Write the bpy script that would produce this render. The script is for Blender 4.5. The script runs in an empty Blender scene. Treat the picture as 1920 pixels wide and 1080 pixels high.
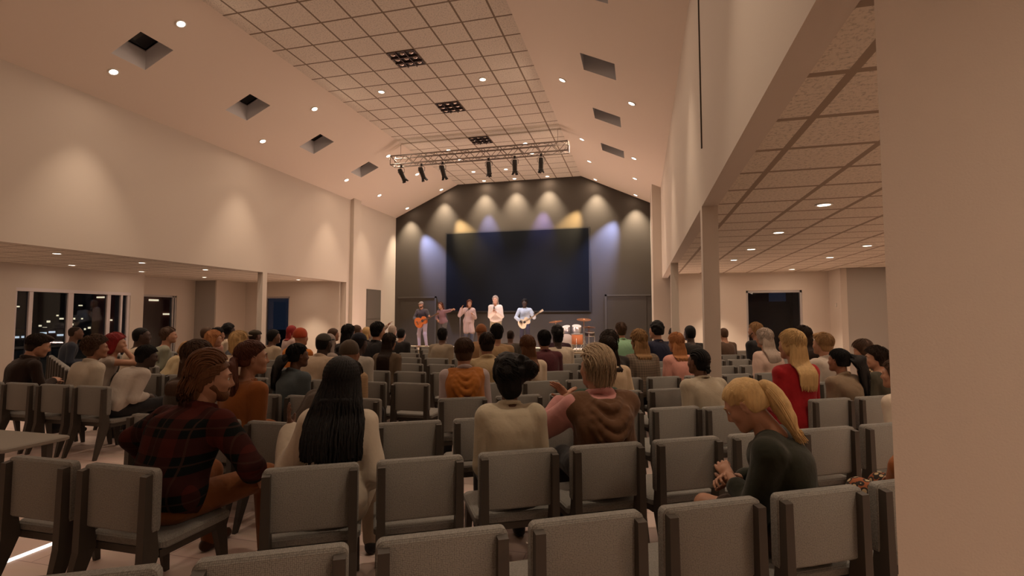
import bpy, bmesh, math, random
import numpy as np
from mathutils import Vector, Matrix, Euler
rnd = random.Random(7)
scene = bpy.context.scene
COL = scene.collection
PI = math.pi

# ------------------------------------------------------------------ materials
def srgb(r, g, b):
    f = lambda c: (c/255/12.92) if c/255 <= .04045 else ((c/255+.055)/1.055)**2.4
    return (f(r), f(g), f(b), 1)

MATS = {}
def mat(name, col, rough=.6, metal=0, spec=.4, bump=None, emit=None, noise=None, sheen=0):
    """bump=(scale,strength,stretch xyz) noise=(scale,amount)"""
    if name in MATS: return MATS[name]
    m = bpy.data.materials.new(name); m.use_nodes = True
    nt = m.node_tree; b = nt.nodes['Principled BSDF']
    b.inputs['Base Color'].default_value = col
    b.inputs['Roughness'].default_value = rough
    b.inputs['Metallic'].default_value = metal
    b.inputs['Specular IOR Level'].default_value = spec
    if sheen: b.inputs['Sheen Weight'].default_value = sheen
    if emit:
        b.inputs['Emission Color'].default_value = emit[0]
        b.inputs['Emission Strength'].default_value = emit[1]
    if bump or noise:
        tc = nt.nodes.new('ShaderNodeTexCoord')
    if bump:
        mp = nt.nodes.new('ShaderNodeMapping'); nt.links.new(tc.outputs['Object'], mp.inputs[0])
        if len(bump) > 2: mp.inputs['Scale'].default_value = bump[2]
        n = nt.nodes.new('ShaderNodeTexNoise'); n.inputs['Scale'].default_value = bump[0]
        n.inputs['Detail'].default_value = 4
        nt.links.new(mp.outputs[0], n.inputs['Vector'])
        bp = nt.nodes.new('ShaderNodeBump'); bp.inputs['Strength'].default_value = bump[1]
        bp.inputs['Distance'].default_value = .01
        nt.links.new(n.outputs['Fac'], bp.inputs['Height']); nt.links.new(bp.outputs[0], b.inputs['Normal'])
    if noise:
        n2 = nt.nodes.new('ShaderNodeTexNoise'); n2.inputs['Scale'].default_value = noise[0]
        n2.inputs['Detail'].default_value = 5
        if len(noise) > 2:
            mp2 = nt.nodes.new('ShaderNodeMapping'); nt.links.new(tc.outputs['Object'], mp2.inputs[0])
            mp2.inputs['Scale'].default_value = noise[2]; nt.links.new(mp2.outputs[0], n2.inputs['Vector'])
        else: nt.links.new(tc.outputs['Object'], n2.inputs['Vector'])
        mx = nt.nodes.new('ShaderNodeMix'); mx.data_type = 'RGBA'
        a = noise[1]
        mx.inputs[6].default_value = tuple(c*(1-a) for c in col[:3])+(1,)
        mx.inputs[7].default_value = tuple(min(1, c*(1+a)) for c in col[:3])+(1,)
        nt.links.new(n2.outputs['Fac'], mx.inputs[0]); nt.links.new(mx.outputs[2], b.inputs['Base Color'])
    MATS[name] = m
    return m

def nodes(m): return m.node_tree.nodes, m.node_tree.links, m.node_tree.nodes['Principled BSDF']
def mathn(nt, op, a, b=None, c=None):
    n = nt.nodes.new('ShaderNodeMath'); n.operation = op
    for i, v in enumerate((a, b, c)):
        if v is None: continue
        if isinstance(v, (int, float)): n.inputs[i].default_value = v
        else: nt.links.new(v, n.inputs[i])
    return n.outputs[0]

def tile_mat(name, tile, line, size, px, py, lw):
    """suspended ceiling: square tiles with fissures between a darker metal grid (object XY)"""
    m = bpy.data.materials.new(name); m.use_nodes = True; nt = m.node_tree; b = nt.nodes['Principled BSDF']
    tc = nt.nodes.new('ShaderNodeTexCoord'); sp = nt.nodes.new('ShaderNodeSeparateXYZ')
    nt.links.new(tc.outputs['Object'], sp.inputs[0])
    masks = []
    for ax, ph in ((0, px), (1, py)):
        u = mathn(nt, 'SUBTRACT', sp.outputs[ax], ph)
        f = mathn(nt, 'FRACT', mathn(nt, 'DIVIDE', u, size))
        d = mathn(nt, 'ABSOLUTE', mathn(nt, 'SUBTRACT', f, .5))
        masks.append(mathn(nt, 'GREATER_THAN', d, .5-lw/2/size))
    mk = mathn(nt, 'MAXIMUM', masks[0], masks[1])
    n = nt.nodes.new('ShaderNodeTexNoise'); n.inputs['Scale'].default_value = 38; n.inputs['Detail'].default_value = 6
    n.inputs['Roughness'].default_value = .75
    nt.links.new(tc.outputs['Object'], n.inputs['Vector'])
    cr = nt.nodes.new('ShaderNodeValToRGB')
    cr.color_ramp.elements[0].position = .33; cr.color_ramp.elements[1].position = .5
    cr.color_ramp.elements[0].color = tuple(c*.5 for c in tile[:3])+(1,); cr.color_ramp.elements[1].color = tile
    nt.links.new(n.outputs['Fac'], cr.inputs[0])
    mx = nt.nodes.new('ShaderNodeMix'); mx.data_type = 'RGBA'
    nt.links.new(mk, mx.inputs[0]); nt.links.new(cr.outputs[0], mx.inputs[6]); mx.inputs[7].default_value = line
    nt.links.new(mx.outputs[2], b.inputs['Base Color']); b.inputs['Roughness'].default_value = .85
    bp = nt.nodes.new('ShaderNodeBump'); bp.inputs['Strength'].default_value = .5; bp.inputs['Distance'].default_value = .01
    nt.links.new(mathn(nt, 'SUBTRACT', n.outputs['Fac'], mk), bp.inputs['Height']); nt.links.new(bp.outputs[0], b.inputs['Normal'])
    return m

# ------------------------------------------------------------------ mesh helpers
class MB:
    def __init__(s): s.v = []; s.f = []; s.mi = []; s.cur = 0
    def add(s, vs, fs):
        o = len(s.v); s.v += [tuple(p) for p in vs]
        for f in fs: s.f.append([i+o for i in f]); s.mi.append(s.cur)
        return s
    def box(s, x0, x1, y0, y1, z0, z1):
        return s.add([(x0,y0,z0),(x1,y0,z0),(x1,y1,z0),(x0,y1,z0),(x0,y0,z1),(x1,y0,z1),(x1,y1,z1),(x0,y1,z1)],
                     [(0,3,2,1),(4,5,6,7),(0,1,5,4),(1,2,6,5),(2,3,7,6),(3,0,4,7)])
    def quad(s, a, b, c, d): return s.add([a, b, c, d], [(0, 1, 2, 3)])
    def prism(s, pts, vec):
        n = len(pts); vec = Vector(vec); p2 = [tuple(Vector(p)+vec) for p in pts]
        return s.add(list(pts)+p2, [tuple(range(n))[::-1], tuple(range(n, 2*n))]+[(i, (i+1) % n, n+(i+1) % n, n+i) for i in range(n)])
    def hexa(s, lo, hi):
        """frustum between two 4-point loops"""
        return s.add(list(lo)+list(hi), [(3,2,1,0),(4,5,6,7)]+[(i,(i+1)%4,4+(i+1)%4,4+i) for i in range(4)])
    def tube(s, pts, r, n=8, cap=True):
        pts = [Vector(p) for p in pts]; rs = r if isinstance(r, (list, tuple)) else [r]*len(pts)
        up = None; vs = []; fs = []
        for i, p in enumerate(pts):
            t = (pts[min(i+1, len(pts)-1)]-pts[max(i-1, 0)])
            t = t.normalized() if t.length > 1e-9 else Vector((0, 0, 1))
            if up is None: up = t.orthogonal().normalized()
            else:
                up = up-t*up.dot(t); up = up.normalized() if up.length > 1e-6 else t.orthogonal().normalized()
            q = t.cross(up)
            for k in range(n):
                a = 2*PI*k/n; vs.append(p+(up*math.cos(a)+q*math.sin(a))*rs[i])
        for i in range(len(pts)-1):
            for k in range(n): fs.append((i*n+k, i*n+(k+1) % n, (i+1)*n+(k+1) % n, (i+1)*n+k))
        if cap: fs += [tuple(range(n))[::-1], tuple(range((len(pts)-1)*n, len(pts)*n))]
        return s.add(vs, fs)
    def lathe(s, prof, c=(0,0,0), n=24, axis=None, cap=True):
        c = Vector(c); M = Matrix.Identity(3) if axis is None else Vector((0,0,1)).rotation_difference(Vector(axis)).to_matrix()
        vs = []; fs = []
        for r, z in prof:
            for k in range(n):
                a = 2*PI*k/n; vs.append(c+M@Vector((r*math.cos(a), r*math.sin(a), z)))
        for i in range(len(prof)-1):
            for k in range(n): fs.append((i*n+k, i*n+(k+1) % n, (i+1)*n+(k+1) % n, (i+1)*n+k))
        if cap: fs.append(tuple(range(n))[::-1]); fs.append(tuple(range((len(prof)-1)*n, len(prof)*n)))
        return s.add(vs, fs)
    def rbox(s, x0, x1, y0, y1, z0, z1, r, n=4, axis=1):
        """box whose outline (seen along axis) has rounded corners"""
        if axis == 1: u0,u1,v0,v1,w0,w1 = x0,x1,z0,z1,y0,y1
        elif axis == 2: u0,u1,v0,v1,w0,w1 = x0,x1,y0,y1,z0,z1
        pts = []
        for cx, cy, a0 in ((u1-r, v1-r, 0), (u0+r, v1-r, 90), (u0+r, v0+r, 180), (u1-r, v0+r, 270)):
            for k in range(n+1):
                a = math.radians(a0+90*k/n); pts.append((cx+r*math.cos(a), cy+r*math.sin(a)))
        e = min(.012, (w1-w0)*.35); loops = []
        for w, sh in ((w0, e), (w0+e, 0), (w1-e, 0), (w1, e)):
            cu, cv = (u0+u1)/2, (v0+v1)/2
            lp = []
            for a, b in pts:
                fa = 1-sh/max(1e-6, (u1-u0)/2); fb = 1-sh/max(1e-6, (v1-v0)/2)
                a2, b2 = cu+(a-cu)*fa, cv+(b-cv)*fb
                lp.append((a2, w, b2) if axis == 1 else (a2, b2, w))
            loops.append(lp)
        m = len(pts); vs = [p for l in loops for p in l]; fs = []
        for i in range(3):
            for k in range(m): fs.append((i*m+k, i*m+(k+1) % m, (i+1)*m+(k+1) % m, (i+1)*m+k))
        fs.append(tuple(range(m))[::-1]); fs.append(tuple(range(3*m, 4*m)))
        return s.add(vs, fs)
    def build(s, name, m, parent=None, smooth=False, loc=None):
        me = bpy.data.meshes.new(name); me.from_pydata(s.v, [], s.f); me.validate()
        bm = bmesh.new(); bm.from_mesh(me); bmesh.ops.recalc_face_normals(bm, faces=bm.faces); bm.to_mesh(me); bm.free()
        ms = m if isinstance(m, (list, tuple)) else [m]
        for x in ms: me.materials.append(x)
        if len(ms) > 1 and len(me.polygons) == len(s.mi): me.polygons.foreach_set('material_index', s.mi)
        if smooth: me.shade_smooth() if smooth is True else me.set_sharp_from_angle(angle=math.radians(smooth))
        o = bpy.data.objects.new(name, me); COL.objects.link(o)
        if parent: o.parent = parent
        if loc: o.location = loc
        return o

def tag(o, label, cat, group=None, kind=None):
    if label: o['label'] = label
    if cat: o['category'] = cat
    if group: o['group'] = group
    if kind: o['kind'] = kind
    return o
def struct(name, mb, m, parent=None, smooth=False):
    o = mb.build(name, m, parent, smooth)
    if parent is None: o['kind'] = 'structure'
    return o
def empty(name, label, cat, loc=(0,0,0), rz=0, group=None):
    o = bpy.data.objects.new(name, None); COL.objects.link(o); o.empty_display_size = .1
    o.location = loc; o.rotation_euler = (0, 0, rz)
    return tag(o, label, cat, group)
def copy_tree(o, parent=None):
    c = o.copy(); COL.objects.link(c); c.parent = parent
    for ch in [x for x in bpy.data.objects if x.parent == o]: copy_tree(ch, c)
    return c
ORD = ['zeroth','first','second','third','fourth','fifth','sixth','seventh','eighth','ninth','tenth','eleventh','twelfth','thirteenth']

# ------------------------------------------------------------------ shared materials
M_wall = mat('painted_wall', (.565,.50,.44,1), .75, spec=.25, bump=(160,.12))
M_grey_wall = mat('grey_wall', (.36,.33,.30,1), .8, spec=.2, bump=(160,.1))
M_slope = mat('plaster_ceiling', (.80,.70,.61,1), .85, spec=.15)
M_dark_wall = mat('dark_stage_wall', (.050,.041,.033,1), .75, spec=.25, bump=(120,.08))
M_dark_trim = mat('dark_trim', (.060,.052,.045,1), .6)
M_screen = mat('screen_black', (.0048,.0058,.0085,1), .65, spec=.05)
M_screen_frame = mat('screen_frame', (.02,.018,.017,1), .5)
M_shaft = mat('skylight_shaft', (.66,.66,.68,1), .8)
M_night = mat('night_glass', (.004,.004,.006,1), .08, spec=.6)
M_alu = mat('window_frame', (.42,.40,.40,1), .45, metal=.2)
M_trim_white = mat('lamp_trim', (.8,.78,.74,1), .5)
M_lens = mat('lamp_lens', (1,1,1,1), .4, emit=((1,.86,.68,1), 9))
M_black = mat('black_metal', (.022,.02,.019,1), .45, metal=.3)
M_truss = mat('truss_metal', (.22,.18,.155,1), .5, metal=.3)
M_stage = mat('stage_top', (.46,.37,.25,1), .45, noise=(3,.12,(1,8,1)), spec=.4)
M_stage_face = mat('stage_front', (.36,.29,.22,1), .6)
M_strip = mat('light_strip', (1,1,1,1), .4, emit=((1,.92,.85,1), 3.2))
T_main = tile_mat('ceiling_tiles', (.80,.73,.64,1), (.24,.18,.13,1), .6125, -6.71, 8.81, .036)
T_aisle = tile_mat('aisle_ceiling_tiles', (.70,.63,.54,1), (.30,.235,.18,1), .6, 1.04, 2.77, .05)
T_left = tile_mat('left_aisle_ceiling_tiles', (.72,.65,.56,1), (.20,.15,.11,1), .6, -10.3, 8.0, .028)

def floor_mat():
    m = bpy.data.materials.new('pale_plank_floor'); m.use_nodes = True; nt = m.node_tree; b = nt.nodes['Principled BSDF']
    tc = nt.nodes.new('ShaderNodeTexCoord')
    br = nt.nodes.new('ShaderNodeTexBrick'); br.inputs['Scale'].default_value = 1
    br.inputs['Color1'].default_value = (.80,.645,.58,1); br.inputs['Color2'].default_value = (.745,.59,.53,1)
    br.inputs['Mortar'].default_value = (.50,.36,.33,1); br.inputs['Mortar Size'].default_value = .004
    br.inputs['Brick Width'].default_value = 1.6; br.inputs['Row Height'].default_value = .32
    nt.links.new(tc.outputs['Object'], br.inputs['Vector'])
    n = nt.nodes.new('ShaderNodeTexNoise'); n.inputs['Scale'].default_value = 2.2; n.inputs['Detail'].default_value = 5
    mp = nt.nodes.new('ShaderNodeMapping'); mp.inputs['Scale'].default_value = (1, 5, 1)
    nt.links.new(tc.outputs['Object'], mp.inputs[0]); nt.links.new(mp.outputs[0], n.inputs['Vector'])
    mx = nt.nodes.new('ShaderNodeMix'); mx.data_type = 'RGBA'; mx.blend_type = 'MULTIPLY'; mx.inputs[0].default_value = .12
    nt.links.new(br.outputs['Color'], mx.inputs[6]); nt.links.new(n.outputs['Color'], mx.inputs[7])
    nt.links.new(mx.outputs[2], b.inputs['Base Color']); b.inputs['Roughness'].default_value = .42
    b.inputs['Specular IOR Level'].default_value = .35
    return m
M_floor = floor_mat()

def glass_mat():
    m = bpy.data.materials.new('window_glass'); m.use_nodes = True; nt = m.node_tree
    nt.nodes.remove(nt.nodes['Principled BSDF']); out = nt.nodes['Material Output']
    t = nt.nodes.new('ShaderNodeBsdfTransparent'); t.inputs[0].default_value = (.75,.78,.8,1)
    g = nt.nodes.new('ShaderNodeBsdfGlossy'); g.inputs['Roughness'].default_value = .02
    f = nt.nodes.new('ShaderNodeFresnel'); f.inputs[0].default_value = 1.35
    mx = nt.nodes.new('ShaderNodeMixShader'); nt.links.new(f.outputs[0], mx.inputs[0])
    nt.links.new(t.outputs[0], mx.inputs[1]); nt.links.new(g.outputs[0], mx.inputs[2]); nt.links.new(mx.outputs[0], out.inputs[0])
    return m
M_glass = glass_mat()
EXPO = -0.22
# ================================================================== the room
GZ = 6.92; D = 18.6; YR = -1.6
XL, XR = -9.7, .65          # nave faces of the upper side walls
AZ = 2.87; SOF = 2.83       # aisle ceilings, beam soffits
def zl(x): return GZ+.455*(x+7.02)
def zr(x): return GZ-.4655*(x+2.1)

struct('floor', MB().box(-15.2, 7, YR-.2, D+.3, -.12, 0), M_floor)
struct('ceiling', MB().box(-7.02, -2.1, YR, D, GZ, GZ+.05), T_main)

def slope(name, x0, x1, zf, holes, m):
    xs = sorted({x0, x1} | {h[0] for h in holes} | {h[1] for h in holes})
    ys = sorted({YR, D} | {h[2] for h in holes} | {h[3] for h in holes})
    mb = MB()
    for a, b in zip(xs, xs[1:]):
        for c, d in zip(ys, ys[1:]):
            mx, my = (a+b)/2, (c+d)/2
            if any(h[0] < mx < h[1] and h[2] < my < h[3] for h in holes): continue
            mb.quad((a,c,zf(a)), (b,c,zf(b)), (b,d,zf(b)), (a,d,zf(a)))
    return struct(name, mb, m)
SKL = [(-8.71,-8.08, y, y+.61) for y in (3.9, 6.36, 8.80, 11.24, 13.67)]
SKR = [(-1.0,-.39, y, y+.64) for y in (6.42, 8.82, 11.27, 13.66)]
slope('ceiling_left_slope', XL-.25, -7.02, zl, SKL, M_slope)
slope('ceiling_right_slope', -2.1, XR+.25, zr, SKR, M_slope)
for hs, zf, side in ((SKL, zl, 'left'), (SKR, zr, 'right')):
    for i, (a, b, c, d) in enumerate(hs):
        dz = .36
        mb = MB()
        P = lambda x, y, t: (x, y, zf(x)+t)
        for p, q in (((a,c),(b,c)), ((b,c),(b,d)), ((b,d),(a,d)), ((a,d),(a,c))):
            mb.quad(P(*p,0), P(*q,0), P(*q,dz), P(*p,dz))
        nth = ORD[i+1] if side == 'right' else ['nearest, out of view', 'first', 'second', 'third', 'fourth'][i]
        o = empty('skylight', 'square recessed skylight in the %s sloped ceiling, %s from the camera' % (side, nth), 'skylight', ((a+b)/2, (c+d)/2, zf((a+b)/2)), group='skylights in the sloped ceilings')
        for nm, mm, mbb in (('shaft', M_shaft, mb), ('pane', M_night, MB().quad(P(a,c,dz), P(b,c,dz), P(b,d,dz), P(a,d,dz)))):
            ob = mbb.build(nm, mm, o); ob.location = -o.location
        f = MB(); w = .02
        for (x0,x1,y0,y1) in ((a,a+w,c,d),(b-w,b,c,d),(a,b,c,c+w),(a,b,d-w,d)):
            f.add([P(x0,y0,dz-.02),P(x1,y0,dz-.02),P(x1,y1,dz-.02),P(x0,y1,dz-.02)], [(0,1,2,3)])
        ob = f.build('pane_frame', M_alu, o); ob.location = -o.location

# upper side walls of the nave (over the aisles)
def gable(x, zf): return zf(x)
struct('wall_left_upper', MB().box(XL-.16, XL, YR, 15.1, SOF, zl(XL)+.02), M_wall)
struct('wall_right_upper', MB().box(XR, XR+.16, YR, 15.95, SOF, zr(XR)+.05), M_wall)
# pilasters and wing walls flanking the stage
struct('wall_left_wing', MB().box(XL-.3, XL, 15.1, D, 0, zl(XL)+.02), M_wall)
struct('trim_1', MB().box(XL-.1, XL+.13, 15.28, 15.72, 0, zl(XL+.13)), M_wall)
struct('wall_right_wing', MB().box(.38, .98, 15.95, D, 0, zr(.38)), M_wall)
# stage back wall (dark), gable-shaped
struct('wall_stage', MB().prism([(XL-.1,D,0),(.6,D,0),(.6,D,zr(.6)+.1),(-2.1,D,GZ+.05),(-7.02,D,GZ+.05),(XL-.1,D,zl(XL-.1)+.1)], (0,.2,0)), M_dark_wall)
struct('wall_rear', MB().prism([(-15,YR,0),(7,YR,0),(7,YR,2.95),(.9,YR,2.95),(.9,YR,zr(.9)+.4),(-2.1,YR,GZ+.05),(-7.02,YR,GZ+.05),(-10,YR,zl(-10)+.4),(-10,YR,2.95),(-15,YR,2.95)], (0,-.2,0)), M_wall)
# near right wall end: big pale pier in the foreground
struct('wall_right_pier', MB().prism([(.651,1.58,0),(2.4,1.58,0),(2.4,1.78,0),(.74,1.78,0)], (0,0,SOF)), M_wall)
# aisle ceilings
struct('ceiling_right_aisle', MB().box(XR+.16, 7, YR, 15.0, AZ, AZ+.05), T_aisle)
struct('ceiling_left_aisle', MB().box(-15, XL-.16, YR, 15.1, AZ, AZ+.05), T_left)
# columns under the beams
def column(name, x0, x1, y0, y1): return struct(name, MB().box(x0, x1, y0, y1, 0, SOF), M_wall)
column('trim_2', .65, .81, 5.66, 5.82)
column('trim_3', .65, .81, 11.54, 11.70)
column('trim_4', XL-.16, XL, 11.2, 11.36)
# left aisle outer wall with the sliding door, a stepped-back window bay and a grey return
def wall_x(name, x, y0, y1, holes, m, t=.16):
    mb = MB(); ys = sorted({y0, y1} | {h[0] for h in holes} | {h[1] for h in holes})
    for a, b in zip(ys, ys[1:]):
        hh = [h for h in holes if h[0] <= a and h[1] >= b]
        if not hh: mb.box(x-t, x, a, b, 0, AZ)
        else:
            if hh[0][2] > 0: mb.box(x-t, x, a, b, 0, hh[0][2])
            mb.box(x-t, x, a, b, hh[0][3], AZ)
    return struct(name, mb, m)
def wall_y(name, y, x0, x1, holes, m, t=.16):
    mb = MB(); xs = sorted({x0, x1} | {h[0] for h in holes} | {h[1] for h in holes})
    for a, b in zip(xs, xs[1:]):
        hh = [h for h in holes if h[0] <= a and h[1] >= b]
        if not hh: mb.box(a, b, y, y+t, 0, AZ)
        else:
            if hh[0][2] > 0: mb.box(a, b, y, y+t, 0, hh[0][2])
            mb.box(a, b, y, y+t, hh[0][3], AZ)
    return struct(name, mb, m)
wall_x('wall_left', -13.75, YR, 11.25, [(8.22, 10.87, 0, 2.32)], M_wall)
struct('wall_left_step', MB().box(-14.6, -13.91, 11.09, 11.25, 0, AZ), M_wall)
wall_x('wall_left_bay', -14.6, 11.25, 13.75, [(11.75, 13.07, .02, 2.33)], M_wall)
struct('wall_left_pier', MB().box(-14.76, -13.75, 13.75, 15.0, 0, AZ), [M_grey_wall])
struct('wall_left_pier_side', MB().box(-13.75, -13.69, 13.72, 15.0, 0, AZ), M_wall)
wall_y('wall_back_left', 15.0, -13.75, XL-.2, [(-12.87, -11.86, .3, 2.36)], M_wall)
wall_y('wall_back_right', 15.0, .98, 4.95, [(2.82, 4.21, .35, 2.37)], M_wall)
struct('wall_right_step', MB().box(4.86, 5.0, 14.2, 15.0, 0, AZ), M_wall)
struct('wall_right_store', MB().box(5.0, 7, 14.2, 14.36, 0, AZ), M_grey_wall)
struct('wall_right', MB().box(6.6, 6.8, YR, 14.3, 0, AZ), M_wall)
# thin wall switch plate on the right back wall
tag(MB().rbox(4.835, 4.86, 14.5, 14.52, 1.9, 2.0, .005).build('thermostat', M_trim_white), 'small pale wall plate beside the right aisle window', 'wall plate')
# slot of the retracted partition track in the right upper wall
struct('trim_5', MB().box(XR-.012, XR+.002, 5.50, 5.53, 3.42, 4.2).box(XR-.012, XR+.002, 5.50, 5.53, 4.2, 5.6), mat('slot_dark', (.05,.035,.025,1), .8))

# windows -----------------------------------------------------------------
def window_x(n, x, y0, y1, z0, z1, mull, w=.07):
    mb = MB(); xx0, xx1 = x-.12, x-.02
    mb.box(xx0, xx1, y0, y1, z1-.06, z1); mb.box(xx0, xx1, y0, y1, z0, z0+.05)
    for y, ww in [(y0, .05), (y1-.05, .05)]+mull: mb.box(xx0, xx1, y, y+ww, z0, z1)
    o = struct('window_%d' % n, mb, M_alu)
    MB().box(x-.075, x-.065, y0+.03, y1-.03, z0+.03, z1-.04).build('pane', M_glass, o)
    return o
def window_y(n, y, x0, x1, z0, z1):
    mb = MB(); a, b = y+.02, y+.12
    mb.box(x0, x1, a, b, z1-.06, z1); mb.box(x0, x1, a, b, z0, z0+.05)
    for x in (x0, x1-.05): mb.box(x, x+.05, a, b, z0, z1)
    o = struct('window_%d' % n, mb, M_alu)
    MB().box(x0+.03, x1-.03, y+.065, y+.075, z0+.03, z1-.04).build('pane', M_glass, o)
    return o
window_x(1, -14.6, 11.75, 13.07, .02, 2.33, [(12.93, .05)])
window_y(2, 15.0, -12.87, -11.86, .3, 2.36)
window_y(3, 15.0, 2.82, 4.21, .35, 2.37)
dr = MB()
dr.box(-13.87, -13.75, 8.22, 10.87, 2.24, 2.32)
for y, w in ((8.5, .075), (9.32, .12), (10.26, .09), (10.62, .05), (8.22, .04), (10.80, .07)): dr.box(-13.87, -13.77, y, y+w, 0, 2.26)
dr.box(-13.87, -13.77, 8.22, 10.87, 0, .05)
door1 = struct('door_1', dr, mat('door_frame', (.60,.54,.55,1), .45))
for a, b in ((8.25,8.52),(8.57,9.33),(9.43,10.27),(10.34,10.64),(10.66,10.82)): MB().box(-13.83,-13.82,a,b,.04,2.25).build('pane', M_glass, door1)
# rail outside the bay window and balcony floor
# stage doors (flush in the dark wall) and the side door in the left wing
for n, (x0, x1) in ((2, (XL+.25, -7.95)), (3, (-1.2, .2))):
    mb = MB(); t = .07
    mb.box(x0, x1, D-.02, D, .5, 2.40)
    o = struct('door_%d' % n, mb, M_dark_wall)
    fr = MB()
    if n == 2: fr.box(x0-.1, x1+t, D-.035, D, 2.40, 2.46).box(x1, x1+t, D-.035, D, .5, 2.46)
    else: fr.box(x0-t, x1+.15, D-.035, D, 2.40, 2.46).box(x0-t, x0, D-.035, D, .5, 2.46)
    fr.build('door_frame', M_dark_trim, o)
struct('door_4', MB().box(XL-.02, XL+.008, 16.39, 17.44, .5, 2.67), mat('grey_door', (.10,.088,.075,1), .7))
struct('trim_6', MB().box(XL-.04, XL+.02, 16.42, 17.41, .5, 1.55).box(XL-.04,XL+.02,16.42,17.41,1.58,2.64), mat('grey_door_panel', (.12,.105,.09,1), .7))
struct('baseboard_left', MB().box(-13.75, -13.735, YR, 8.2, 0, .1), M_wall)

# screen ----------------------------------------------------------------------
sc = empty('projection_screen', 'large dark rectangular projection screen on the stage wall', 'screen', (-4.63, D-.06, 1.83))
MB().box(-2.85, 2.85, -.03, .055, 0, 3.15).build('screen_frame', M_screen_frame, sc)
MB().box(-2.80, 2.80, -.036, -.028, .05, 3.10).build('screen_panel', M_screen, sc)

# stage with two front steps ----------------------------------------------------
struct('floor_stage', MB().box(XL, .38, 16.0, D, 0, .5), [M_stage])
struct('floor_stage_step', MB().box(XL+.0, .38, 15.62, 16.0, 0, .33).box(XL+.14, .38, 15.25, 15.62, 0, .16), [M_stage_face])
tr = MB()
for y, z in ((16.0, .5), (15.62, .33), (15.25, .16)): tr.box(XL+.14, .38, y-.012, y+.03, z, z+.012)
struct('trim_7', tr, M_dark_trim)
MBs = None

# outside: night yard with buildings ---------------------------------------------
M_nb = mat('night_building', (.035,.034,.04,1), .9); M_nbrick = mat('night_brick', (.16,.05,.04,1), .9, noise=(6,.5,(1,1,9)))
M_lit = mat('lit_window', (1,1,1,1), .5, emit=((1,.83,.55,1), 1.6))
M_lit2 = mat('cool_lit_window', (1,1,1,1), .5, emit=((.8,.9,1,1), 1.2))
tag(MB().box(-70, -14.9, -6, 60, -.3, -.15).build('yard', mat('yard_ground', (.02,.02,.018,1), .9)), 'dark yard outside the left windows', 'ground', kind='structure')
def building(label, x0, x1, y0, y1, h, m, wins, ml):
    o = empty('building', label, 'building', ((x0+x1)/2, (y0+y1)/2, -.15), group='buildings outside at night')
    MB().box(x0-o.location.x, x1-o.location.x, y0-o.location.y, y1-o.location.y, 0, h).build('wall', m, o)
    for (y, z, w, hh) in wins:
        MB().box(x1-o.location.x, x1-o.location.x+.05, y-o.location.y, y+w-o.location.y, z, z+hh).build('window', ml, o)
    return o
bk = building('dark red brick building outside, seen through the sliding door', -27, -24, 19.4, 23.4, 7, M_nbrick, [(19.9,2.6,.5,.09),(20.7,1.9,.35,.08)], M_lit)
for x, z, w in ((-1.2,2.75,.5),(.3,2.2,.35),(-.6,1.6,.45),(.6,1.2,.3),(-1.0,.8,.35),(.2,3.3,.4)): MB().box(x,x+w,-2.05,-2.0,z,z+.07).build('window', M_lit, bk)
sl_ = empty('added_brick_lamp', 'small lit lamp added outside to brighten the brick building', 'added lamp', (-21.6, 16.6, -.15))  # invented lamp, put in to brighten the brick wall
MB().tube([(0,0,0),(0,0,2.9)], .04, 8).build('pole', M_nb, sl_); MB().lathe([(.05,2.9),(.14,2.95),(.14,3.08),(.04,3.16)], n=12).build('lamp_head', M_lit, sl_)
_l = bpy.data.lights.new('brick_fill_glow', 'POINT'); _l.energy = 160; _l.color = (1,.75,.5); _l.shadow_soft_size = .15; _lo = bpy.data.objects.new('brick_fill_glow', _l); COL.objects.link(_lo); _lo.location = (-21.4, 16.4, 2.7)  # its added glow lifts the otherwise black brick
building('low dark building with small lit windows beyond the yard', -50, -44, 22, 40, 4.2, M_nb, [(25+.30*k+rnd.random()*.2, .7+rnd.random()**2*2.0, .10+rnd.random()*.22, .06+.1*rnd.random()) for k in range(34)], M_lit)
building('distant dark block with cool lit signs beyond the yard', -62, -56, 44, 66, 7, M_nb, [(47+1.5*k, 4.1+.25*(k % 3), .9, .25) for k in range(10)], M_lit2)
building('low dark shed outside behind the glass at far left', -36, -32, 17.5, 22.5, 1.15, M_nb, [(17.8+.42*k, .55+rnd.random()*.35, .3, .10) for k in range(9)], M_lit2)
tag(MB().box(1.5, 10, 24, 26, -.3, 2.0).box(3.6,5.2,23,24,-.3,2.9).box(5.2,6.1,23.4,24,-.3,2.3).box(6.1,9,23,24,-.3,2.7).build('outbuilding', mat('night_building_brown', (.10,.085,.07,1), .9)), 'dark roofline outside the right aisle window', 'building')
tag(MB().box(-14, -9, 26, 28, -.3, 2.6).build('outbuilding', M_nb), 'dark roofline outside the window behind the left aisle', 'building')
# balcony rail outside
rl = empty('balcony_rail', 'pale balcony rail outside the sliding door', 'railing', (-15.6, 8.0, 0))
MB().box(-.03,.03,-1,4.5,.82,.88).build('top_rail', M_alu, rl)
for k in range(6): MB().box(-.02,.02,-1+k*1.05,-.96+k*1.05,-.15,.82).build('post', M_alu, rl)

# floor light strip ----------------------------------------------------------------
tag(MB().box(-4.19,-4.15,2.3,3.15,0,.006).build('floor_light', M_strip), 'glowing white light strip set in the floor at left', 'light strip')
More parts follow.
